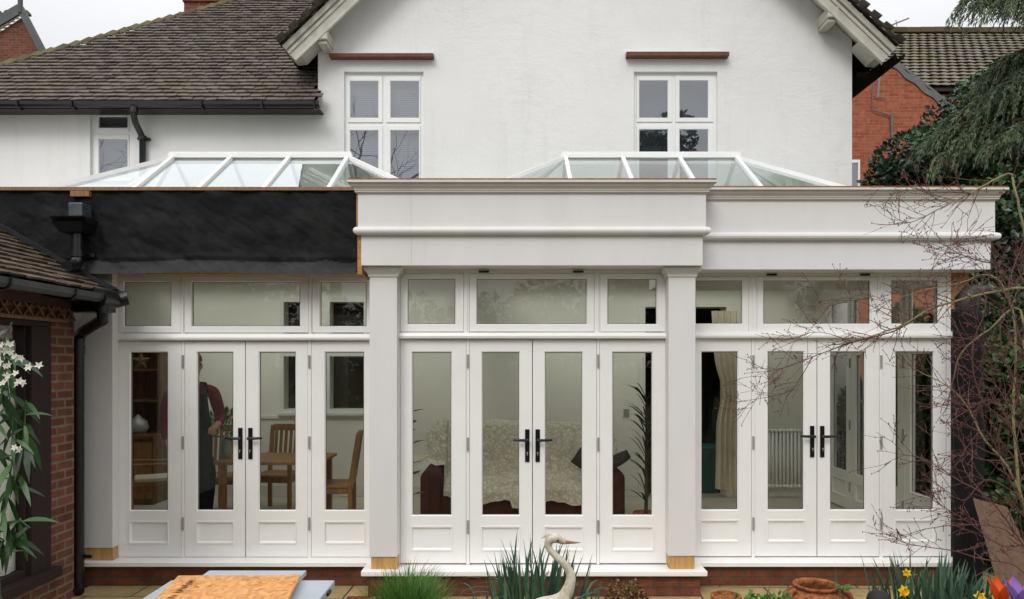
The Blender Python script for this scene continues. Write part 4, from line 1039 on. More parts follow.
bo = [(P(935, 150, 9.2), 1.6), (P(950, 135, 9.4), 1.5), (P(965, 150, 9.0), 1.5), (P(985, 120, 9.2), 1.3), (P(1000, 150, 8.8), 1.3), (P(945, 168, 9.0), 1.5), (P(1010, 105, 9.0), 1.2), (P(978, 112, 9.3), 1.2), (P(990, 84, 9.4), 1.2), (P(1008, 66, 9.4), 1.0), (P(955, 128, 9.4), 1.3), (P(1020, 80, 9.2), .9), (P(1000, 98, 9.0), 1.2), (P(1020, 135, 8.7), 1.0), (P(960, 160, 9.3), 1.3),
      (P(968, 18, 8.6), 1.7), (P(985, 6, 8.6), 1.5), (P(1000, 12, 8.5), 1.2), (P(985, -12, 8.7), 1.6)]
bo += [(V3(7.4+rc.uniform(-1.6, 1.2), 9.2+rc.uniform(-1.5, 1.5), rc.uniform(4.2, 7.8)), 1.3) for _ in range(14)]
bo = [q for k, q in enumerate(bo) if k < 19 or not (q[0].x < 7.2 and q[0].z > 5.2)]
cypress((7.6, 9.3, GZ), bo, 4)
# ivy-dark shrubs under the holly
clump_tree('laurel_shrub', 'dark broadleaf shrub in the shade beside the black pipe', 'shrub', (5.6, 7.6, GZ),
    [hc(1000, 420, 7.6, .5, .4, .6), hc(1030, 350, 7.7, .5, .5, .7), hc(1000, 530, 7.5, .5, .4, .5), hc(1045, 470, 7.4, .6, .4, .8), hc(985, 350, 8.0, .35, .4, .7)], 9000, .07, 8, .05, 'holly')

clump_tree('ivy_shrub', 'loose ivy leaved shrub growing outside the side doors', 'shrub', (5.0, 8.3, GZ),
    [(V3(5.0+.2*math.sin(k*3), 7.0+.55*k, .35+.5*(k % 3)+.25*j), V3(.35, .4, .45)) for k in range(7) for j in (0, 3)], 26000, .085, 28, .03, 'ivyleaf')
# bare shrub in front of the right end
def branchy(name, label, limbs, seed, twig_n, tmat='twig', lmat='limb'):
    r = random.Random(seed)
    b = limbs[0][0][0]
    t = thing(name, label, 'shrub', (b.x, b.y, GZ))
    lm, tw = MB(), MB()
    def sub(p, d, ln, rad, lvl):
        pts = [p]; rr = [rad]; n = max(3, int(ln/.06)); dd = d.normalized()
        for k in range(n):
            dd = (dd + rvec(r)*.30 + V3(0, 0, .03)).normalized()
            pts.append(pts[-1]+dd*ln/n); rr.append(max(.0014, rad*(1-.7*(k+1)/n)))
        tw.tube(pts, rr, 4 if lvl else 5, tint=r.random())
        for k in range(1, len(pts)):                 # buds
            if r.random() < .55: 
                q = pts[k]+rvec(r)*.004; tw.ellipsoid(q, .0035, .0035, .006, 5, 3, r.random())
        if lvl < 2:
            for k in range(1, n):
                if r.random() < (.55 if lvl == 0 else .35):
                    e = (pts[k]-pts[k-1]).normalized(); s_ = e.cross(rvec(r)).normalized()
                    sub(pts[k], e*.75+s_*.75, ln*r.uniform(.3, .6), rr[k]*.7, lvl+1)
    for pts, r0, r1, dens in limbs:
        # smooth the polyline
        sm = []
        for i in range(len(pts)-1):
            for k in range(4): 
                q = k/4; p0 = pts[max(i-1, 0)]; p1, p2 = pts[i], pts[i+1]; p3 = pts[min(i+2, len(pts)-1)]
                sm.append(.5*((2*p1)+(p2-p0)*q+(2*p0-5*p1+4*p2-p3)*q*q+(3*p1-p0-3*p2+p3)*q**3) + rvec(r)*.004)
        sm.append(pts[-1]); n = len(sm)
        rad = [r0+(r1-r0)*i/(n-1) for i in range(n)]
        (lm if r0 > .006 else tw).tube(sm, rad, 7)
        for i in range(1, n):
            for _ in range(3):
                if r.random() < dens*(.25+.75*i/n)*.72:
                    e = (sm[i]-sm[i-1]).normalized(); s_ = e.cross(rvec(r)).normalized()
                    sub(sm[i], e*.8+s_*.7, r.uniform(.10, .32), min(.004, rad[i]*.6), 0)
        e = (sm[-1]-sm[-2]).normalized(); sub(sm[-1], e, .16, r1, 0)
    lm.build('trunk', lmat, t); tw.build('twigs', tmat, t)
    return t
Ya = 4.7
def PL(Y0, Y1, *pts): return [P(a, b, Y0+(Y1-Y0)*i/(len(pts)-1)) for i, (a, b) in enumerate(pts)]
bs = V3(X(1050, 4.7), 4.7, GZ)
limbs = [
    ([bs]+PL(4.7, 4.7, (1048, 560), (1040, 480), (1030, 400), (1024, 340)), .020, .011, .3),
    (PL(4.7, 5.1, (1034, 420), (1046, 330), (1036, 292), (1024, 288), (999, 291), (972, 297), (950, 303), (928, 310), (903, 325), (880, 333), (853, 342)), .012, .0045, .55),
    (PL(5.1, 5.2, (928, 310), (895, 331), (853, 342), (813, 357), (790, 366), (768, 371)), .0055, .002, 1.0),
    (PL(5.1, 5.25, (813, 357), (800, 378), (790, 391), (764, 398), (742, 401)), .003, .0015, .8),
    (PL(5.1, 5.15, (853, 342), (836, 336), (815, 332), (796, 338)), .003, .0015, .9),
    (PL(4.75, 5.0, (1036, 300), (1026, 240), (1015, 190), (1008, 174), (971, 193), (943, 207), (911, 222), (893, 216)), .009, .002, .9),
    (PL(4.95, 5.0, (971, 193), (955, 192), (930, 192), (905, 186)), .003, .0015, .9),
    (PL(4.7, 5.1, (1030, 400), (1020, 310), (989, 330), (962, 352), (952, 385), (948, 405)), .008, .003, .6),
    (PL(4.7, 5.0, (1048, 560), (1022, 500), (1016, 450), (1013, 405), (1016, 350), (1010, 300), (990, 275), (960, 283), (925, 290), (892, 300)), .011, .002, .7),
    (PL(4.65, 4.9, (1048, 580), (1015, 480), (985, 440), (966, 405), (946, 385), (920, 372)), .008, .0025, .8),
    (PL(4.6, 4.8, (1050, 590), (1020, 540), (990, 500), (955, 478), (925, 460), (905, 455)), .006, .002, .6),
    (PL(4.55, 4.7, (1052, 600), (1015, 566), (985, 560), (950, 550), (915, 545), (895, 540)), .005, .0018, .6),
    (PL(4.6, 4.7, (1040, 560), (1005, 530), (975, 525), (935, 527), (905, 535)), .004, .0018, .5),
    (PL(4.8, 4.9, (1030, 430), (1005, 420), (980, 395), (972, 350), (985, 310), (990, 270)), .006, .002, .8),
    (PL(4.8, 4.9, (1040, 470), (1012, 380), (1000, 340), (1005, 300), (1015, 262)), .006, .002, .7),
    (PL(4.8, 4.9, (1035, 450), (1000, 460), (970, 455), (958, 430), (955, 400)), .005, .002, .8),
    (PL(4.7, 4.85, (1045, 520), (1010, 490), (985, 480), (965, 500), (945, 490)), .005, .002, .8),
    (PL(4.8, 5.0, (1036, 300), (1010, 268), (985, 262), (962, 255), (950, 248)), .005, .002, .8),
    (PL(5.0, 5.1, (928, 310), (925, 290), (935, 265), (952, 245), (968, 238)), .003, .0012, .8),
    (PL(4.7, 4.8, (1045, 500), (1020, 430), (1000, 390), (975, 365), (958, 330)), .005, .002, 1.1),
    (PL(4.75, 4.9, (1040, 440), (1022, 400), (1005, 362), (990, 345), (978, 320)), .005, .002, 1.1),
    (PL(4.6, 4.7, (1050, 540), (1025, 470), (1008, 420), (990, 400), (968, 410)), .005, .002, 1.1),
    (PL(4.6, 4.7, (1050, 560), (1030, 520), (1005, 470), (985, 430), (962, 455)), .005, .002, 1.1),
    (PL(4.6, 4.7, (1045, 400), (1030, 370), (1018, 330), (1008, 290), (1020, 250)), .005, .002, 1.0),
    (PL(4.6, 4.6, (1050, 580), (1030, 548), (1000, 545), (965, 520), (940, 505)), .005, .002, 1.0),
    (PL(5.0, 5.1, (903, 325), (880, 310), (850, 300), (820, 305)), .003, .0012, .9),
]
branchy('bare_shrub', 'leafless shrub with red brown twigs and greenish limbs reaching across the doors', limbs, 5, 0)

# white-flowered evergreen climber close on the left
def climber():
    r = random.Random(12); Y = 3.5
    b = V3(X(-25, Y), Y, GZ); t = thing('flowering_climber', 'evergreen climber with lance leaves and white star flowers by the brown window', 'climber', b)
    st, lf = MB(), MB()
    stems = [PL(Y, Y, (-15, 640), (-6, 560), (6, 500), (14, 450), (10, 400), (2, 350)), PL(3.45, 3.6, (-20, 640), (-20, 520), (-8, 430), (6, 380), (14, 352)), PL(3.55, 3.5, (-6, 560), (4, 540), (20, 520), (30, 528)), PL(3.5, 3.55, (6, 500), (18, 470), (24, 430), (26, 400)), PL(3.4, 3.5, (-22, 600), (-12, 480), (-4, 400), (4, 340), (12, 322))]
    for s_ in stems:
        st.tube(s_, [.006-.0008*i for i in range(len(s_))], 6)
        for i in range(len(s_)-1):
            for _ in range(7):
                p = s_[i].lerp(s_[i+1], r.random())
                if p.z > Z(345, Y) and r.random() < .6: continue
                d = V3(r.uniform(-.9, 1.0), r.uniform(-.7, .5), r.uniform(-1.1, .25))
                L2 = r.uniform(.12, .23)
                # drooping: two-segment leaf
                d.normalize(); n = V3(r.uniform(-.4, .4), -1, r.uniform(.1, .9)); s2 = d.cross(n).normalized(); W2 = L2*.072
                pts = [p]; dd = d.copy()
                for k in range(5): dd = (dd+V3(0, 0, -.16)).normalized(); pts.append(pts[-1]+dd*L2/5)
                ws = [.1, .75, 1, .85, .5, .03]; ti = r.random(); vs = []
                for q, w_ in zip(pts, ws): vs += [q+s2*W2*w_, q-s2*W2*w_]
                lf.add(vs, [(2*k, 2*k+1, 2*k+3, 2*k+2) for k in range(5)], ti)
    st.build('stem', 'armleaf', t); lf.build('leaves', 'armleaf', t)
    for cx_, cy_, n_ in ((5, 349, 4), (17, 354, 4), (34, 367, 3), (12, 370, 3), (3, 386, 4), (18, 386, 3), (17, 452, 2), (2, 362, 3)):
        for _ in range(n_):
            c = P(cx_+r.uniform(-6, 6), cy_+r.uniform(-6, 6), Y-.12+r.uniform(-.05, .05)); n = V3(r.uniform(-.7, .7), -1, r.uniform(-.2, .8)).normalized(); u = n.orthogonal().normalized(); v = n.cross(u); fm = MB(); ph = r.random()*6
            for k in range(5):
                a = ph+k*1.2566; d = u*math.cos(a)+v*math.sin(a)+n*.25; leaf(fm, c, d, n, r.uniform(.017, .026), .0058, .5, .2)
            fm.build('flower', 'petal_w', t)
climber()

# strap-leaf clumps
def blade(mb, p, h, w_, lean, az, droop, tint, seg=7):
    d = V3(math.cos(az)*lean, math.sin(az)*lean, 1).normalized(); s_ = V3(-math.sin(az+.6), math.cos(az+.6), 0); pts = [Vector(p)]
    for k in range(seg):
        d = (d+V3(math.cos(az), math.sin(az), -1)*droop*(k/seg)**2).normalized(); pts.append(pts[-1]+d*h/seg)
    vs = []
    for k, q in enumerate(pts):
        ww = w_*(.75+.25*math.sin(k/seg*math.pi))*(1 if k < seg-1 else (.7 if k == seg-1 else .08)); vs += [q+s_*ww/2, q-s_*ww/2]
    mb.add(vs, [(2*k, 2*k+1, 2*k+3, 2*k+2) for k in range(seg)], tint)
    return pts
def strap_clump(name, label, cx_, Y, wid, hmax, n, seed, mat, blade_w, cat, lean=.25, droop=.10, bend=.15, base=None, depth=.25):
    r = random.Random(seed); b = V3(X(cx_, Y), Y, GZ if base is None else base)
    t = thing(name, label, cat, b); mb = MB()
    for _ in range(n):
        o = V3(r.gauss(0, wid*.28), r.gauss(0, depth*.4), -.03)
        az = math.atan2(o.y, o.x)+r.gauss(0, .7) if r.random() < .75 else r.uniform(0, 6.28)
        h = hmax*r.uniform(.55, 1)*(1-.35*min(1, abs(o.x)/wid))
        if r.random() < bend: blade(mb, b+o, h*.95, blade_w, lean*1.6, az, droop*8, min(1, max(0, r.gauss(.5, .25))))
        else: blade(mb, b+o, h, blade_w*r.uniform(.7, 1.2), r.uniform(0, lean), az, droop*r.uniform(.2, 1.5), min(1, max(0, r.gauss(.5, .25))))
    mb.build('leaves', mat, t); return t
strap_clump('daffodil_clump', 'clump of upright blue green leaves without open flowers behind the heron statue', 536, 5.5, .68, .80, 210, 31, 'daffleaf', .021, 'flower clump', depth=.3)
dr_ = strap_clump('daffodil_clump', 'clump of blue green leaves with yellow daffodils below the bare shrub', 930, 5.3, .80, .74, 300, 32, 'daffleaf', .021, 'flower clump', lean=.35, depth=.4)
strap_clump('grass_tuft', 'rounded tuft of fine bright green grass below the pilaster block', 406, 5.6, .36, .60, 2000, 33, 'grassblade', .0055, 'grass', lean=.55, droop=.28, bend=.4, depth=.3)
m = MB(); r = random.Random(3)
bp = V3(X(446, 5.5), 5.45, GZ)
for az, ln in ((.2, .42), (2.6, .38), (-1.0, .35), (1.4, .3)):
    pts = [bp]; d = V3(math.cos(az)*.3, math.sin(az)*.3, 1).normalized(); s_ = V3(-math.sin(az), math.cos(az), 0)
    for k in range(8): d = (d+V3(math.cos(az), math.sin(az), -1.2)*.10*k/3).normalized(); pts.append(pts[-1]+d*ln/8)
    vs = []
    for k, q in enumerate(pts): ww = .035*math.sin(min(1, k/7+.12)*math.pi*.9)+.003; vs += [q+s_*ww, q-s_*ww]
    m.add(vs, [(2*k, 2*k+1, 2*k+3, 2*k+2) for k in range(8)], r.random())
tag(m.build('broadleaf_plant', 'grassblade'), 'low plant with one broad arching green leaf beside the grass tuft', 'plant')

def daffodil(parent, c, face, rad=.035, stem_to=None):
    n = Vector(face).normalized(); u = n.orthogonal().normalized(); v = n.cross(u); m = MB()
    for k in range(6):
        a = k*math.pi/3; d = u*math.cos(a)+v*math.sin(a)+n*.12; leaf(m, c, d, n, rad*1.05, rad*.36, .5, .15)
    f = m.build('flower', 'daff', parent)
    m = MB(); q = [c-n*.004, c+n*.010, c+n*.022, c+n*.030]; m.tube(q, [rad*.25, rad*.34, rad*.40, rad*.55], 12, cap=False); m.build('trumpet', 'daffcup', f)
    if stem_to is not None:
        m = MB(); m.tube([stem_to, stem_to.lerp(c, .6)+V3(0, .01, .02), c-n*.03+V3(0, 0, .012), c-n*.003], [.004, .004, .0035, .004], 6); m.build('stem', 'daffleaf', f)
for px_, py_, fc, sc_ in ((907, 573, (-.6, -.7, .2), .030), (903, 591, (.2, -1, .1), .045), (980, 597, (-.5, -.8, .4), .04), (995, 598, (.4, -.8, .4), .04)):
    c = P(px_, py_, 4.95); daffodil(dr_, c, fc, sc_, V3(c.x+.02, 5.2, GZ))
# a spent upright seed head among the leaves

# ------------------------------------------------------------------ things on the patio
MT['greyplastic'] = simple('grey_bench_top', 'a9b1b8', .55, .4, .08, 5, dirt=.35, dirtcol='8a8a80')
MT['terracotta'] = simple('weathered_terracotta', 'a8683f', .92, .12, .5, 55, dr=(.42, .62), dirt=.85, dirtcol='4a3022', bump=.9, bscale=70)
MT['heronwhite'] = simple('weathered_white_statue', 'd0c8b6', .75, .2, .16, 22, dr=(.44, .66), dirt=.6, dirtcol='8d7d62', bump=.3, bscale=70)
MT['beak'] = simple('brown_beak', '9a6a52', .5, .4, .2, 30)
MT['eye'] = simple('dark_eye', '15120f', .2, .6)
MT['stone'] = simple('dark_pot', '2a2726', .7, .3, .2, 10)
MT['ink'] = simple('stamped_ink', '4a3b34', .8, .1, .3, 40)

# folding workbench, with OSB sheet lying on it
Yt = 4.30
ztop = Z(580, Yt)
tx0, tx1 = X(171, Yt), X(335, Yt)
wb = thing('workbench', 'grey folding work table standing under the orange chipboard sheet', 'table', ((tx0+tx1)/2, 3.9, GZ))
m = MB(); m.box(tx0, tx1, 3.30, Yt, ztop-.045, ztop); m.build('table_top', 'greyplastic', wb, bevel=.008)
for x in (tx0+.06, tx1-.06):
    for y in (3.38, Yt-.08):
        m = MB(); m.tube([(x, y, ztop-.045), (x+(.04 if x > 0 else -.04)*0, y+(.05 if y > 4 else -.05), GZ)], .016, 8); m.build('leg', 'steel', wb)
m = MB(); m.box(tx1-.03, tx1+.012, Yt-.20, Yt-.13, ztop-.035, ztop-.012); m.build('catch', 'black', wb, bevel=.004)
zo = ztop+.032
m = MB(); m.obox(((X(210, 4.40)+X(307, 4.40))/2, 3.95, ztop+.0165), ((X(307, 4.40)-X(210, 4.40))/2, 0, 0), (0, .44, 0), (0, 0, .0145)); tag(m.build('grey_panel', 'greyplastic', bevel=.003), 'flat grey panel lying under the orange chipboard sheet', 'panel')
ob = thing('chipboard_sheet', 'orange oriented strand board offcut with dark stamped print lying on the work table', 'board', ((X(178, 4.36)+X(300, 4.36))/2, 4.0, zo))
def PZ(px_, py_, z): return P(px_, py_, (ZC-z)*F/(py_-CY))
zb_ = zo+.019
c_ = [PZ(178.5, 575.5, zb_), PZ(300.5, 574.6, zb_), PZ(272, 630, zb_), PZ(123, 630, zb_)]
m = MB(); m.prism(c_, (0, 0, -.018)); m.build('board', 'osb', ob)
# stamped line of print, too worn to read: broken ink strokes
m = MB(); r = random.Random(9)
a0, a1 = PZ(193, 580, zb_+.0012), PZ(160, 606, zb_+.0012)
dv_ = (a1-a0); sd = Vector((dv_.y, -dv_.x, 0)).normalized()
for k in range(15):
    if k in (8,): continue
    q0 = a0+dv_*(k/15); st = dv_/15
    for g in range(3):
        w_ = r.uniform(.012, .022); o_ = r.uniform(-.012, .012)
        m.add([q0+st*(.15+.25*g)+sd*(o_-w_), q0+st*(.30+.25*g)+sd*(o_-w_), q0+st*(.30+.25*g)+sd*(o_+w_), q0+st*(.15+.25*g)+sd*(o_+w_)], [(0, 1, 2, 3)])
m.build('print', 'ink', ob)

# heron statue
hn = thing('heron_statue', 'weathered white heron statue with long brown beak and s-shaped neck', 'statue', (X(548, 4.5), 4.5, GZ))
Yh_ = 4.5
def hp(px_, py_, dy=0): return P(px_, py_, Yh_)+V3(0, dy, 0)
path = [hp(506, 656), hp(516, 640), hp(530, 625), hp(545, 613), hp(557, 605), hp(565, 596), hp(570, 584), hp(570.5, 575), hp(566, 566), hp(558, 558), hp(551, 551), hp(548, 545), hp(550, 540), hp(556, 538.5), hp(562, 541), hp(566, 543)]
rads = [.025, .075, .10, .10, .07, .042, .032, .028, .024, .0215, .020, .022, .026, .028, .020, .009]
m = MB(); 
# smooth path
sm, sr = [], []
for i in range(len(path)-1):
    for k in range(4):
        q = k/4; p0, p1, p2, p3 = path[max(i-1, 0)], path[i], path[i+1], path[min(i+2, len(path)-1)]
        sm.append(.5*((2*p1)+(p2-p0)*q+(2*p0-5*p1+4*p2-p3)*q*q+(3*p1-p0-3*p2+p3)*q**3)); sr.append(rads[i]+(rads[i+1]-rads[i])*q)
sm.append(path[-1]); sr.append(rads[-1])
m.tube(sm, sr, 14); m.build('body', 'heronwhite', hn, smooth=True)
m = MB(); m.tube([hp(562, 541.5), hp(568, 542.2), hp(575, 542.6), hp(580.5, 542.6)], [.015, .0105, .006, .0015], 10); m.build('beak', 'beak', hn, smooth=True)
m = MB(); 
for k, (a, b) in enumerate(((543, 536), (546, 534.2), (541, 538))): m.tube([hp(558, 536), hp(553, 534.6), hp(a, b)], [.012, .009, .002], 7)
m.build('crest', 'heronwhite', hn, smooth=True)
for s_ in (-1, 1):
    m = MB(); m.ellipsoid(hp(557.5, 539.5, -.027*s_), .0065, .004, .006, 8, 6); m.build('eye', 'eye', hn, smooth=True)
    m = MB(); ez = hp(537, 622, s_*.03); m.tube([ez, V3(ez.x+.02, ez.y, .0), V3(ez.x-.01, ez.y, GZ+.03)], [.02, .010, .010], 8)
    for a in (-.5, 0, .5, 3.1): m.tube([V3(ez.x-.01, ez.y, GZ+.02), V3(ez.x-.01+.09*math.cos(a), ez.y+.09*math.sin(a), GZ+.008)], [.009, .005], 6)
    m.build('leg', 'beak', hn, smooth=True)
m = MB()
for s_ in (-1, 1): m.ellipsoid(hp(525, 632, -.07*s_), .13, .035, .07, 14, 8, .5, Matrix.Rotation(R(28), 3, 'Y'))
m.build('wing', 'heronwhite', hn, smooth=True)

# terracotta pots
pc = V3(X(816, 5.35), 5.35, 0); zr_ = Z(581.5, 5.35)
tp = thing('terracotta_pot', 'large weathered terracotta jar with rolled rim and lug handles on the slabs', 'pot', (pc.x, pc.y, GZ))
m = MB(); sR = .185; pk_ = .87
h_ = zr_-GZ-.015; zr_ -= .015
m.lathe((pc.x, pc.y, GZ), [(a*.87, b) for a, b in [(.001, 0), (.14, 0), (.17, .03), (.215, h_*.35), (.262, h_*.62), (.268, h_*.72), (.245, h_*.82), (.185, h_*.895), (.160, h_*.915), (.160, h_*.935), (.178, h_*.95), (.186, h_*.975), (.180, h_), (.165, h_), (.150, h_*.97), (.150, h_*.90), (.22, h_*.75), (.20, h_*.5), (.001, h_*.48)]], 40); m.build('body', 'terracotta', tp, smooth=True)
for s_ in (-1, 1):
    m = MB(); q = [V3(pc.x+s_*(.165+.065*math.sin(a)), pc.y-.05, GZ+h_*.74+.085*math.cos(a)*.9) for a in [k*math.pi/8 for k in range(9)]]
    m.tube(q, .022, 8); m.build('handle', 'terracotta', tp, smooth=True)
pc2 = V3(X(726, 5.1), 5.1, 0); h2 = Z(594.5, 5.1)-GZ
tp2 = thing('terracotta_pot', 'small crumbling terracotta pot rim just below the slab joint', 'pot', (pc2.x, pc2.y, GZ))
m = MB(); m.lathe((pc2.x, pc2.y, GZ), [(.001, 0), (.06, 0), (.085, h2*.7), (.085, h2*.76), (.102, h2*.78), (.104, h2*.98), (.098, h2), (.086, h2), (.080, h2*.8), (.001, h2*.78)], 28); m.build('body', 'terracotta', tp2, smooth=True)
pc3 = V3(X(879, 5.0), 5.0, 0); h3 = Z(595, 5.0)-GZ
m = MB(); m.lathe((pc3.x, pc3.y, GZ), [(.001, 0), (.05, 0), (.07, h3*.8), (.078, h3*.82), (.078, h3*.94), (.07, h3), (.045, h3*1.05), (.001, h3*1.06)], 24); tag(m.build('dark_pot', 'stone', smooth=True), 'small dark upturned pot half hidden beside the daffodil leaves', 'pot')
# low seedlings between the pots
m = MB(); r = random.Random(15)
for k in range(150):
    p = V3(X(r.uniform(735, 790), 5.1), 5.1+r.uniform(-.1, .1), Z(604, 5.1)+r.uniform(-.02, .04)); leaf(m, p, rvec(r)+V3(0, 0, .8), rvec(r)+V3(0, -1, 0), r.uniform(.03, .06), .012, r.random())
for k in range(6):
    p = V3(X(843, 5.2), 5.2, Z(590, 5.2)); leaf(m, p, V3(math.cos(k), -.3+.5*math.sin(k), .35), V3(0, -.6, 1), .075, .02, .3)
m.tube([V3(X(843, 5.2), 5.2, GZ), V3(X(843, 5.2), 5.2, Z(583, 5.2))], .003, 5, tint=.2)
tag(m.build('seedlings', 'grassblade'), 'low green seedlings growing around the terracotta jar', 'plant')

# dried hydrangea heads
dh = thing('dried_hydrangea', 'dried brown hydrangea heads standing in front of the brick plinth', 'plant', (X(625, 5.5), 5.5, GZ))
r = random.Random(19)
for cx_, cy_, rr_ in ((617, 590, .075), (634, 591, .075), (625, 597, .07), (613, 598, .06), (640, 598, .055)):
    c = P(cx_, cy_, 5.5); m = MB()
    for k in range(150):
        d = rvec(r).normalized(); leaf(m, c+d*rr_*r.uniform(.55, 1), d+rvec(r)*.8, d, r.uniform(.018, .03), .010, r.random(), .4)
    m.build('flower', 'drypetal', dh); s_ = MB(); s_.tube([V3(c.x*.5+.5*X(625, 5.5), 5.5, GZ-.02), c], .004, 5); s_.build('stem', 'twig', dh)

# bright blooms close on the right
def cup(name, label, cx_, cy_, Y, h, rad, mat, n, open_):
    c = P(cx_, cy_, Y); t = thing(name, label, 'flower', (c.x, c.y, GZ))
    for k in range(n):
        a = k*2*math.pi/n+.3; d = V3(math.cos(a), math.sin(a), 0); m = MB()
        def f(u, v):
            w_ = math.sin(min(1, v*1.02+.06)*math.pi)**.6*(1.15 if k % 2 else 1); x = (u-.5)*rad*1.15*w_*(1-.45*v**4)
            rr_ = rad*(.25+.75*math.sin(min(1, v*1.3)*math.pi/2))*(1+open_*v*v) - abs(u-.5)**2*rad*.6
            q = c+d*rr_*(1 if k % 2 else .93)+V3(-d.y, d.x, 0)*x; q.z += h*(v-.5)*(1+.10*math.sin(k*2.3)) + .006*math.sin(u*9+k)*v; q += d*rad*(.15+.5*open_)*(.6+.6*math.sin(k*1.7+1))*v**3; return q
        m.grid(f, 6, 8); m.build('petal', mat, t, smooth=True)
    m = MB(); m.tube([V3(c.x+.02, c.y, GZ-.02), c-V3(0, 0, h*.5)], .006, 6); m.build('stem', 'grassblade', t)
cup('orange_tulip', 'orange cup shaped bloom below the leaning brown board', 1001, 591, 3.9, .13, .045, 'orange', 6, .45)
cup('purple_crocus', 'pale purple bloom beside the orange one at the bed edge', 1020, 592, 3.7, .12, .05, 'purple', 6, .6)

# brown board leaning in the shrub, and black pipe at the end of the orangery
Yl = 5.9
pts_ = [P(973, 499, 6.15), P(1007, 508, 6.10), P(1046, 590, 5.7), P(1008, 612, 5.65), P(994, 572, 5.85)]
m = MB(); m.prism(pts_, (.012, .016, .006)); tag(m.build('leaning_board', 'osbold'), 'weathered brown chipboard offcut leaning among the bare red twigs', 'board')
pb = thing('vent_pipe', 'thick black pipe with a bent cowl rising at the shaded end of the orangery', 'pipe', (X(970, 6.7), 6.7, GZ))
Yp = 6.45
MT['wrap'] = simple('black_wrap', '0f0f10', .8, .25, .25, 5, bump=.6, bscale=30)
pc_ = P(968, 400, Yp)
def wrap(u, v):
    a = u*2*math.pi; z = GZ+(Z(306, Yp)-GZ)*v
    rr_ = .115+.018*noise.noise(V3(math.cos(a)*1.5, math.sin(a)*1.5, z*1.4))+.007*noise.noise(V3(math.cos(a)*4, math.sin(a)*4, z*6))
    if v > .96: rr_ *= math.sqrt(max(0, 1-((v-.96)/.04)**2))*.75+.25
    return (pc_.x+rr_*math.cos(a), Yp+rr_*math.sin(a), z)
m = MB(); m.grid(wrap, 36, 90); m.build('pipe', 'wrap', pb, smooth=True)
m = MB(); m.tube([P(966, 312, Yp), P(967, 300, Yp), P(972, 293, Yp), P(980, 291, Yp+.04)], [.09, .10, .085, .05], 14); m.tube([P(976, 290, Yp+.05), P(986, 291, Yp+.05), P(996, 298, Yp+.05)], [.05, .055, .05], 12); m.build('cowl', 'black', pb, angle=60)

# ------------------------------------------------------------------ inside the orangery
MT['maroon'] = simple('maroon_cloth', '6f2630', .85, .2, .25, 8, bump=.3, bscale=60)
MT['navy'] = simple('dark_navy_cloth', '17181d', .85, .2, .2, 8)
MT['skin'] = simple('skin', 'c08a72', .55, .4, .06, 12)
MT['hair'] = simple('grey_brown_hair', '6b5647', .7, .3, .2, 40)
MT['sofa'] = simple('maroon_sofa_fabric', '4f2424', .9, .15, .22, 6, bump=.3, bscale=90)
MT['cushion'] = simple('dark_cushion', '3a3836', .85, .2, .2, 8)
MT['teal'] = simple('teal_plastic', '1f6f70', .45, .4, .1, 4)
MT['linen'] = simple('cream_linen', 'e8dec8', .9, .1, .12, 5, translucent=.2)
MT['radw'] = simple('radiator_enamel', 'f3f2ee', .35, .5, .02)
MT['plantleaf'] = ramp_mat('house_plant_leaves', ['14220f', '22371a', '37502a'], .45, .4, 3, .2)
MT['vase'] = simple('glass_green_vase', '8fa197', .3, .5, .1)
MT['blackcoat'] = simple('black_coat', '141416', .9, .1, .2)
def throw_mat():
    m, nt, out = new_mat('patterned_throw'); v = coords(nt)
    vo = N(nt, 'ShaderNodeTexVoronoi', Scale=19); vo.feature = 'DISTANCE_TO_EDGE'
    wv = nt.nodes.new('ShaderNodeVectorMath'); wv.operation = 'ADD'; nz = N(nt, 'ShaderNodeTexNoise', Scale=5, Detail=3); L(nt, v, nz.inputs['Vector']); L(nt, v, wv.inputs[0])
    sc = nt.nodes.new('ShaderNodeVectorMath'); sc.operation = 'SCALE'; sc.inputs['Scale'].default_value = .25; L(nt, nz.outputs['Color'], sc.inputs[0]); L(nt, sc.outputs[0], wv.inputs[1]); L(nt, wv.outputs[0], vo.inputs['Vector'])
    col = mixc(nt, maprange(nt, vo.outputs['Distance'], .02, .22, 0, 1), srgb('c4baa6'), srgb('e6dfd1'))
    col = mixc(nt, maprange(nt, noisen(nt, v, 20, 5), .42, .62, 0, .5), col, srgb('b5a88f'))
    b = N(nt, 'ShaderNodeBsdfPrincipled', Roughness=.9); L(nt, col, b.inputs['Base Color']); L(nt, b.outputs[0], out.inputs[0]); return m
MT['throw'] = throw_mat()

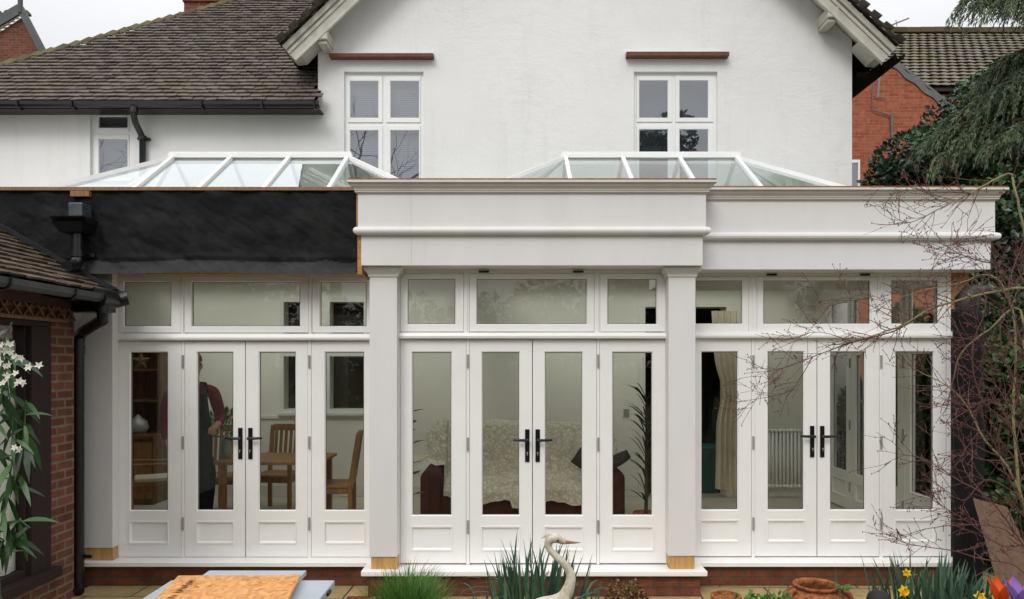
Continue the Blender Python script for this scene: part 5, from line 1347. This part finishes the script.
# chairs
def make_chair(loc, rz, arms, label):
    t = thing('dining_chair', label, 'chair', loc, 'wooden dining chairs round the table'); t.rotation_euler = (0, 0, rz)
    # local: front is -y, seat 0.46 wide
    base = t.location.copy(); t.location = (0, 0, 0)
    m = MB(); m.box(-.24, .24, -.23, .23, .425, .455); m.box(-.225, .225, -.21, -.185, .36, .424); m.box(-.225, .225, .185, .21, .36, .424); m.box(-.225, -.2, -.184, .184, .36, .424); m.box(.2, .225, -.184, .184, .36, .424); m.build('seat', 'wood', t, bevel=.006)
    for s_ in (-1, 1):
        m = MB(); m.bar((s_*.215, -.205, 0), (s_*.215, -.205, .424 if not arms else .64), .045, .045, up=(0, 1, 0)); m.build('leg', 'wood', t, bevel=.005)
        m = MB(); m.prism([(s_*.215-.0225, .19, 0), (s_*.215-.0225, .235, 0), (s_*.215-.0225, .235, .45), (s_*.215-.0225, .32, 1.02), (s_*.215-.0225, .28, 1.02), (s_*.215-.0225, .19, .45)], (.045, 0, 0)); m.build('leg', 'wood', t, bevel=.004)
        if arms:
            m = MB(); m.prism([(s_*.225-.03, -.24, .641), (s_*.225-.03, .215, .66), (s_*.225-.03, .215, .685), (s_*.225-.03, -.24, .67)], (.06, 0, 0)); m.build('armrest', 'wood', t, bevel=.008)
    m = MB(); m.prism([(-.19, .275, .95), (-.19, .305, .95), (-.19, .318, 1.03), (-.19, .282, 1.03)], (.38, 0, 0)); m.prism([(-.19, .215, .54), (-.19, .245, .54), (-.19, .253, .60), (-.19, .225, .60)], (.38, 0, 0))
    for k in range(6):
        x = -.16+k*.064; m.prism([(x-.019, .230, .60), (x-.019, .246, .60), (x-.019, .300, .951), (x-.019, .284, .951)], (.038, 0, 0))
    m.build('backrest', 'wood', t, bevel=.003)
    t.location = base
    return t
proto = make_chair((-2.86, 9.1, 0), R(-6), True, 'slatted wooden armchair facing the garden behind the third glazed leaf')
def copy_thing(src, loc, rz, label, drop=()):
    c = src.copy(); COL.objects.link(c); c.location = loc; c.rotation_euler = (0, 0, rz); c['label'] = label
    for ch in src.children:
        if ch.name.split('.')[0] in drop: continue
        d = ch.copy(); COL.objects.link(d); d.parent = c
    return c
copy_thing(proto, (X(222, 8.95), 8.95, 0), R(4), 'slatted wooden armchair whose top rail is under the standing person\'s hand')
ca = copy_thing(proto, (X(152, 8.45), 8.45, 0), R(118), 'wooden armchair with a pale seat cushion in front of the dark dresser')
copy_thing(proto, (-2.02, 8.35, 0), R(-84), 'wooden chair seen side on under the inner window', drop=('armrest',))
m = MB(); m.box(-.2, .2, -.2, .18, .457, .51); cu = m.build('seat_cushion', 'linen', bevel=.022, seg=3); cu.location = ca.location; cu.rotation_euler = ca.rotation_euler
tag(cu, 'pale cushion on the seat of the chair by the dresser', 'cushion')
tb = thing('dining_table', 'wooden dining table between the slatted chairs', 'table', (-2.6, 8.3, 0))
m = MB(); m.box(-3.2, -2.06, 7.9, 8.72, .71, .745); m.build('table_top', 'wood', tb, bevel=.006)
for x in (-3.12, -2.14):
    for y in (7.98, 8.64): m = MB(); m.box(x-.035, x+.035, y-.035, y+.035, 0, .709); m.build('leg', 'wood', tb)
vz = thing('flower_vase', 'vase of pale flowers and leaves on the dining table', 'vase', (X(224, 8.2), 8.2, .746))
m = MB(); m.lathe((X(226, 8.2), 8.2, .746), [(.001, 0), (.05, 0), (.065, .08), (.045, .16), (.06, .22), (.052, .22), (.001, .15)], 18); m.build('vessel', 'vase', vz, smooth=True)
m = MB(); r = random.Random(44); c = V3(X(226, 8.2), 8.2, 1.12)
for k in range(420):
    d = rvec(r); leaf(m, c+Vector((d.x*.22, d.y*.2, d.z*.16)), d+V3(0, 0, .5), rvec(r), .06, .014, r.random())
m.build('leaves', 'grassblade', vz)
m = MB()
for k in range(60):
    d = rvec(r); p = c+Vector((d.x*.23, d.y*.2, abs(d.z)*.16))
    for q in range(5): leaf(m, p, rvec(r), rvec(r), .035, .012, .5)
m.build('blossom', 'petal_w', vz)

# person standing, turned to the right, one hand on the chair back
def skin_mesh(name, verts, edges, mat, parent, sub=2, root=0):
    me = bpy.data.meshes.new(name); me.from_pydata([v[0] for v in verts], edges, []); me.materials.append(MT[mat])
    o = bpy.data.objects.new(name, me); COL.objects.link(o)
    if parent: o.parent = parent
    md = o.modifiers.new('skin', 'SKIN'); md.use_smooth_shade = True; md.branch_smoothing = .6
    for i, v in enumerate(verts):
        sv = me.skin_vertices[0].data[i]; rr = v[1]; sv.radius = rr if hasattr(rr, '__len__') else (rr, rr); sv.use_root = (i == root)
    s_ = o.modifiers.new('sub', 'SUBSURF'); s_.levels = sub; s_.render_levels = sub
    return o
pe = thing('person', 'person in dark apron and maroon sleeves standing indoors with a hand on a chair back', 'person', (X(193, 7.85), 7.85, 0))
pe.rotation_euler = (0, 0, R(42))
# local frame: faces -y; x to their left as seen from the front is screen right
bv = [((0, 0, .98), (.15, .11)), ((0, .0, 1.14), (.135, .10)), ((0, -.01, 1.32), (.155, .11)), ((0, 0, 1.47), (.12, .085)), ((0, 0, 1.545), (.055, .055)), ((0, -.012, 1.60), (.055, .06)), ((0, -.02, 1.66), (.072, .092)), ((0, -.015, 1.74), (.078, .098)), ((0, -.01, 1.80), (.06, .075)),
      ((.20, 0, 1.44), .062), ((.26, -.06, 1.17), .048), ((.15, -.27, 1.11), .034), ((.11, -.31, 1.10), .028),
      ((-.20, 0, 1.44), .062), ((-.28, .03, 1.16), .048), ((-.27, -.12, .94), .034), ((-.27, -.15, .90), .028),
      ((.10, 0, .90), .095), ((.11, -.01, .50), .062), ((.11, .02, .09), .042), ((.11, -.02, .045), .04), ((.115, -.15, .03), .035),
      ((-.10, 0, .90), .095), ((-.11, -.01, .50), .062), ((-.11, .02, .09), .042), ((-.11, -.02, .045), .04), ((-.115, -.15, .03), .035)]
be = [(0, 1), (1, 2), (2, 3), (3, 4), (4, 5), (5, 6), (6, 7), (7, 8), (3, 9), (9, 10), (10, 11), (11, 12), (3, 13), (13, 14), (14, 15), (15, 16), (0, 17), (17, 18), (18, 19), (19, 20), (20, 21), (0, 22), (22, 23), (23, 24), (24, 25), (25, 26)]
# hands: palm and five fingers each, continuing from the wrists
def hand(w_i, base, fwd, side, down):
    i0 = len(bv); b = Vector(base); f, s2, d = Vector(fwd).normalized(), Vector(side).normalized(), Vector(down).normalized()
    bv.append((tuple(b+f*.05), (.036, .018))); be.append((w_i, i0))
    for k, ln in enumerate((.072, .082, .076, .06)):
        o = b+f*.085+s2*(-.030+.020*k); j = len(bv)
        bv.append((tuple(o), .0105)); bv.append((tuple(o+f*ln*.45+d*.012), .0095)); bv.append((tuple(o+f*ln*.72+d*ln*.42), .0085)); bv.append((tuple(o+f*ln*.74+d*ln*.78), .0075))
        be.extend([(i0, j), (j, j+1), (j+1, j+2), (j+2, j+3)])
    j = len(bv); bv.append((tuple(b+f*.03-s2*.038+d*.01), .0125)); bv.append((tuple(b+f*.06-s2*.052+d*.03), .010)); bv.append((tuple(b+f*.085-s2*.048+d*.048), .0085)); be.extend([(i0, j), (j, j+1), (j+1, j+2)])
hand(12, (.11, -.31, 1.10), (-.5, -.75, -.12), (-.8, .5, 0), (0, -.2, -1)); hand(16, (-.27, -.15, .90), (0, -.35, -.95), (.3, -.9, .3), (.6, -.2, -.3))
bo_ = skin_mesh('body', bv, be, 'skin', pe)
sh = [((0, 0, 1.0), (.165, .125)), ((0, .0, 1.14), (.150, .115)), ((0, -.01, 1.32), (.170, .125)), ((0, 0, 1.475), (.128, .093)), ((0, 0, 1.52), (.07, .065)), ((.205, 0, 1.44), .076), ((.26, -.06, 1.17), .060), ((.16, -.26, 1.115), .046), ((-.205, 0, 1.44), .076), ((-.28, .03, 1.16), .060), ((-.27, -.11, .95), .045)]
skin_mesh('shirt', sh, [(0, 1), (1, 2), (2, 3), (3, 4), (3, 5), (5, 6), (6, 7), (3, 8), (8, 9), (9, 10)], 'maroon', pe)
tr = [((0, 0, 1.02), (.168, .128)), ((0, 0, .96), (.17, .13)), ((.115, 0, .86), .13), ((.125, -.01, .50), .105), ((.112, .015, .10), .08), ((-.115, 0, .86), .13), ((-.125, -.01, .50), .105), ((-.112, .015, .10), .08)]
skin_mesh('trousers', tr, [(0, 1), (1, 2), (2, 3), (3, 4), (1, 5), (5, 6), (6, 7)], 'navy', pe)
m = MB(); m.grid(lambda u, v: V3((u-.5)*2*(.10+.045*min(1, v*2.2)), -.125-.045*math.cos((u-.5)*math.pi)-.02*v+.008*math.sin(u*14+v*3), 1.42-.95*v)*1.0, 24, 24)
ap_ = m.build('apron', 'navy', None, smooth=True); ap_.parent = pe
for s_ in (-1, 1):
    m = MB(); m.tube([V3(s_*.09, -.150, 1.42), V3(s_*.10, -.07, 1.525), V3(s_*.075, .06, 1.53), V3(0, .13, 1.35), V3(-s_*.13, .135, 1.12)], .014, 6); q = m.build('apron_strap', 'navy'); q.parent = pe
m = MB(); m.grid(lambda u, v: V3(.088*math.sin(v*1.65+.02)*math.cos(u*2*math.pi), -.008+.112*math.sin(v*1.65+.02)*math.sin(u*2*math.pi)+.012, 1.755+.10*math.cos(v*1.65)-(.10*max(0, math.sin(u*2*math.pi))*v)), 24, 8); q = m.build('hair', 'hair', None, smooth=True); q.parent = pe
for s_ in (-1, 1):
    m = MB(); m.ellipsoid((s_*.031, -.112, 1.715), .011, .007, .008, 8, 6); q = m.build('eye', 'eye', None, smooth=True); q.parent = pe
    m = MB(); m.ellipsoid((s_*.082, -.005, 1.70), .012, .02, .033, 8, 6); q = m.build('ear', 'skin', None, smooth=True); q.parent = pe
m = MB(); m.tube([(0, -.112, 1.725), (0, -.135, 1.68), (0, -.115, 1.668)], [.009, .016, .010], 8); q = m.build('nose', 'skin', None, smooth=True); q.parent = pe
m = MB(); m.tube([(-.024, -.100, 1.637), (0, -.110, 1.635), (.024, -.100, 1.637)], [.003, .006, .003], 6); q = m.build('mouth', 'maroon', None, smooth=True); q.parent = pe
pe.scale = (1.04, 1.04, 1.04)

# dresser with pots, star hung on it
dx0, dx1, dY = X(118, 9.5), X(157, 9.5), 9.35
ds = thing('dresser', 'tall dark wooden dresser with open shelves at the inner end of the room', 'dresser', ((dx0+dx1)/2, 9.6, 0))
m = MB(); m.box(dx0, dx1, dY+.05, 9.95, 0, .85); m.box(dx0-.02, dx1+.02, dY, 9.95, .851, .89); m.box(dx0, dx0+.03, 9.6, 9.95, .891, 2.12); m.box(dx1-.03, dx1, 9.6, 9.95, .891, 2.12); m.box(dx0+.031, dx1-.031, 9.93, 9.95, .891, 2.12); m.box(dx0-.02, dx1+.02, 9.57, 9.95, 2.121, 2.16); m.build('carcass', 'wooddark', ds)
for z in (1.30, 1.70): m = MB(); m.box(dx0+.031, dx1-.031, 9.61, 9.929, z, z+.025); m.build('shelf', 'wooddark', ds)
for k in range(2): m = MB(); a = dx0+.02+k*(dx1-dx0)/2; m.box(a, a+(dx1-dx0)/2-.04, dY+.03, dY+.0495, .08, .80); m.build('door', 'wood', ds)
star = MB(); sc_ = P(141, 361, 9.3); o_ = []
for k in range(10): a = math.pi/2+k*math.pi/5; rr_ = .13 if k % 2 == 0 else .055; o_.append(sc_+V3(rr_*math.cos(a), 0, rr_*math.sin(a)))
star.v = o_+[sc_+V3(0, -.03, 0), sc_+V3(0, .03, 0)]; star.f = [[k, (k+1) % 10, 10] for k in range(10)]+[[(k+1) % 10, k, 11] for k in range(10)]; star.t = [.5]*20
tag(star.build('star_ornament', 'wooddark'), 'dark five pointed star hanging at the top of the dresser', 'ornament')
m = MB(); tq_ = P(140, 410, 9.6); m.lathe((tq_.x, 9.55, .891), [(.001, 0), (.10, 0), (.13, .08), (.11, .16), (.05, .20), (.02, .24), (.001, .25)], 20); tag(m.build('teapot', 'steel', smooth=True), 'rounded metal pot standing on the dresser top', 'pot')

# sofa facing the garden, with throw and cushions
sx0, sx1, sY = X(421, 8.2), X(624, 8.2), 8.05
sf = thing('sofa', 'maroon sofa facing the doors in the middle of the room', 'sofa', ((sx0+sx1)/2, 8.5, 0))
m = MB(); m.box(sx0+.22, sx1-.22, sY+.05, 8.85, .08, .42); m.build('seat', 'sofa', sf, bevel=.05, seg=3)
m = MB(); m.prism([(sx0+.05, 8.55, .3), (sx0+.05, 8.95, .1), (sx0+.05, 9.12, 1.0), (sx0+.05, 8.86, 1.02)], (sx1-sx0-.1, 0, 0)); m.build('backrest', 'sofa', sf, bevel=.07, seg=4)
for a, b in ((sx0, sx0+.24), (sx1-.24, sx1)):
    m = MB(); m.box(a, b, sY, 8.9, .06, .62); m.build('armrest', 'sofa', sf, bevel=.09, seg=4)
    for y in (8.1, 8.8): m = MB(); m.lathe(((a+b)/2, y, 0), [(.001, 0), (.025, 0), (.03, .07), (.001, .075)], 10); m.build('foot', 'wooddark', sf)
def thr(u, v):
    x = sx0-.01+(sx1-sx0+.0)*u+.02*math.sin(v*9)*(1-abs(2*u-1)); arm = x < sx0+.25 or x > sx1-.25
    # path: front edge of the seat -> up the back -> over
    pts = [(sY-.04, .22), (sY-.02, .40), (sY+.10, .475), (8.40, .475), (8.55, .52), (8.66, .80), (8.80, 1.07), (8.95, 1.11), (9.12, 1.05), (9.20, .70)]
    lo_ = .04+.10*noise.noise(V3(x*1.7, 3, 1))+(.12 if .45 < u < .60 else 0)*-1
    if arm: lo_ = .40+.10*noise.noise(V3(x*6, 1, 4))
    q = (max(0, lo_)+(1-max(0, lo_))*v)*(len(pts)-1); i = min(int(q), len(pts)-2); f_ = q-i
    y = pts[i][0]+(pts[i+1][0]-pts[i][0])*f_; z = pts[i][1]+(pts[i+1][1]-pts[i][1])*f_
    e = max(0, .10-u)/.10; e2 = max(0, u-.92)/.08
    if v > .4 and z > .7: z -= .22*e*e+.20*e2*e2
    if arm: z = max(z, .645)
    n_ = noise.noise(V3(x*4, v*6, 2))*.05+noise.noise(V3(x*11, v*15, 5))*.02
    return (x, y-abs(n_), z+n_+.01)
m = MB(); m.grid(thr, 90, 50); tag(m.build('throw_blanket', 'throw', smooth=True), 'cream patterned throw draped over the maroon sofa', 'blanket')
def cushion(c, w_, h, t_, rot, mat, label):
    m = MB(); ro = Matrix.Rotation(rot[0], 3, 'X') @ Matrix.Rotation(rot[1], 3, 'Y')
    def f(s_): 
        def g(u, v):
            x, z = (u-.5)*2, (v-.5)*2; k = max(0, (1-abs(x)**3)*(1-abs(z)**3))**.6
            return Vector(c)+ro @ Vector((x*w_/2, s_*t_/2*k, z*h/2))
        return g
    m.grid(f(1), 12, 12); m.grid(f(-1), 12, 12); return tag(m.build('cushion', mat, smooth=True), label, 'cushion')
cushion(P(588, 460, 8.42)+V3(0, 0, .02), .28, .30, .14, (R(-22), R(35)), 'cushion', 'dark cushion tilted against the sofa back')
cushion(P(614, 462, 8.2), .38, .10, .30, (R(8), R(-30)), 'cushion', 'dark flat cushion slumped on the sofa arm')

# plants
def spiky(base, h, n, ll, seed, label, stemh):
    r = random.Random(seed); t = thing('house_plant', label, 'plant', base); m = MB(); b = Vector(base)
    for k in range(n):
        z = stemh+(h-stemh)*r.random(); az = r.uniform(0, 6.28)
        blade(m, b+V3(0, 0, z), ll*r.uniform(.6, 1), .022, 1.1, az, .35, r.random(), 8)
    m.build('leaves', 'plantleaf', t); m = MB(); m.tube([b+V3(0, 0, .2), b+V3(.01, .01, h)], [.02, .012], 8); m.build('stem', 'bark', t)
    m = MB(); m.lathe(b, [(.001, 0), (.10, 0), (.14, .24), (.13, .25), (.12, .2), (.001, .2)], 18); m.build('pot', 'terracotta', t, smooth=True)
spiky((X(646, 7.7), 7.7, 0), 1.45, 80, .42, 5, 'spiky leaved house plant behind the outer leaf of the middle bay', .35)
t = thing('house_plant', 'tall house plant with a few rounded dark leaves beside the sofa', 'plant', (X(408, 7.5), 7.5, 0)); b = Vector(t.location); r = random.Random(77); m = MB()
for k in range(16):
    z = .45+.065*k; a = k*2.4; d = V3(math.cos(a), math.sin(a), .25); leaf(m, b+V3(0, 0, z)+d*.03, d, V3(0, 0, 1), .16, .05, r.random(), .2)
m.build('leaves', 'plantleaf', t); m = MB(); m.tube([b, b+V3(.01, 0, 1.5)], .008, 6); m.build('stem', 'bark', t)
m = MB(); m.lathe(b, [(.001, 0), (.09, 0), (.12, .22), (.11, .23), (.10, .18), (.001, .18)], 18); m.build('pot', 'terracotta', t, smooth=True)

# doorway things: curtain, bin, coat; radiator
cx0, cx1 = X(711, 9.9), X(737, 9.9)
m = MB(); m.grid(lambda u, v: (cx0+(cx1-cx0)*u+(.06*math.sin(v*2.2)*(1-u))+(.09*math.exp(-((v-.45)/.12)**2)*(1-u)), 9.88+.03*math.sin(u*26), 2.5-2.38*v), 60, 24); tag(m.build('curtain', 'linen', smooth=True), 'cream curtain hanging at the doorway into the dark room', 'curtain')
bn_ = thing('storage_tub', 'teal plastic tub in the dark doorway', 'tub', (X(704, 10.6), 10.6, 0))
m = MB(); m.lathe((X(706, 10.4), 10.4, 0), [(.001, 0), (.17, 0), (.21, .62), (.225, .62), (.225, .65), (.20, .65), (.165, .03), (.001, .03)], 26); m.build('body', 'teal', bn_, smooth=True)
m = MB(); m.grid(lambda u, v: (X(697, 10.8)+.34*(u-.5)*(.55+.45*math.sin(v*2.6+.4)), 10.8-.12*math.cos((u-.5)*3)+.02*math.sin(u*22), 1.55-1.0*v), 24, 16); tag(m.build('hanging_coat', 'blackcoat', smooth=True), 'dark coat hanging in the doorway above the teal tub', 'coat')
rd = thing('radiator', 'white column radiator on the back wall behind the door handles', 'radiator', (X(785, 9.9), 9.9, 0))
rx0, rx1 = X(766, 9.9), X(806, 9.9); zr0, zr1 = Z(487, 9.9), Z(429, 9.9); k = 0; x = rx0+.03
while x < rx1:
    m = MB()
    for yy_ in (9.87, 9.93): m.tube([(x, yy_, zr0+.02), (x, yy_, zr1-.02)], .019, 8)
    m.tube([(x, 9.85, zr1-.02), (x, 9.95, zr1-.02)], .024, 8); m.tube([(x, 9.85, zr0+.02), (x, 9.95, zr0+.02)], .024, 8); m.build('column', 'radw', rd, smooth=True); x += .05
m = MB(); m.tube([(rx0, 9.9, zr0+.02), (rx1+.04, 9.9, zr0+.02), (rx1+.04, 9.9, 0)], .011, 8); m.build('pipe', 'radw', rd)

# ------------------------------------------------------------------ the garden behind the photographer, seen only in the glass
r = random.Random(90)
for i, (x, y, h) in enumerate(((-10, -9, 5.0), (-3.4, -10, 4.4), (3.4, -9.6, 4.8), (10, -9.3, 5.2))):
    b = V3(x, y, GZ)
    cl = [(b+V3(r.uniform(-3.2, 3.2), r.uniform(-.4, .4), h*r.uniform(.12, .92)), V3(1.2, .6, .9)) for _ in range(26)]
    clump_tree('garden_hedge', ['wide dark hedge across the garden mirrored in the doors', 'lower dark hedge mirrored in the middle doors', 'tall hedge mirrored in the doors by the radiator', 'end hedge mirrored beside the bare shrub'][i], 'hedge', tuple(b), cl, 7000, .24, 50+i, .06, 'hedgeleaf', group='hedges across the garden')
def bare_tree(name, label, base, h, seed):
    r = random.Random(seed); t = thing(name, label, 'tree', base); tr_, tw = MB(), MB(); b = Vector(base)
    def grow(p, d, ln, rad, lvl):
        pts = [p]; n = 6; dd = d.normalized()
        for k in range(n): dd = (dd+rvec(r)*.16+V3(0, 0, .05)).normalized(); pts.append(pts[-1]+dd*ln/n)
        (tr_ if lvl < 2 else tw).tube(pts, [rad*(1-.55*k/n) for k in range(n+1)], 7 if lvl < 2 else 4)
        if lvl < 5:
            for k in range(3 if lvl else 5):
                i = r.randint(2, n); e = (pts[i]-pts[i-1]).normalized(); s_ = e.cross(rvec(r)).normalized(); grow(pts[i], e*.7+s_*r.uniform(.5, .9), ln*r.uniform(.55, .75), rad*.5, lvl+1)
    grow(b, V3(0, 0, 1), h*.4, .2, 0); tr_.build('trunk', 'bark', t); tw.build('crown', 'bark', t)
bare_tree('bare_tree', 'bare branching tree mirrored in the upstairs window nearer the wing roof', (-4.8, -8, GZ), 17, 7)
bare_tree('bare_tree', 'second bare tree mirrored in the small wing window', (-13, -9, GZ), 15, 19)
clump_tree('yew_tree', 'round dark evergreen mirrored in the upstairs panes', 'tree', (6.0, -9.5, GZ), [(V3(6.2+r.uniform(-1.0, 1.0), -9.5+r.uniform(-1, 1), 3+k*.52), V3(1.7-.05*k, 1.3, 1.2)) for k in range(16)], 34000, .17, 61, .2, 'hedgeleaf')
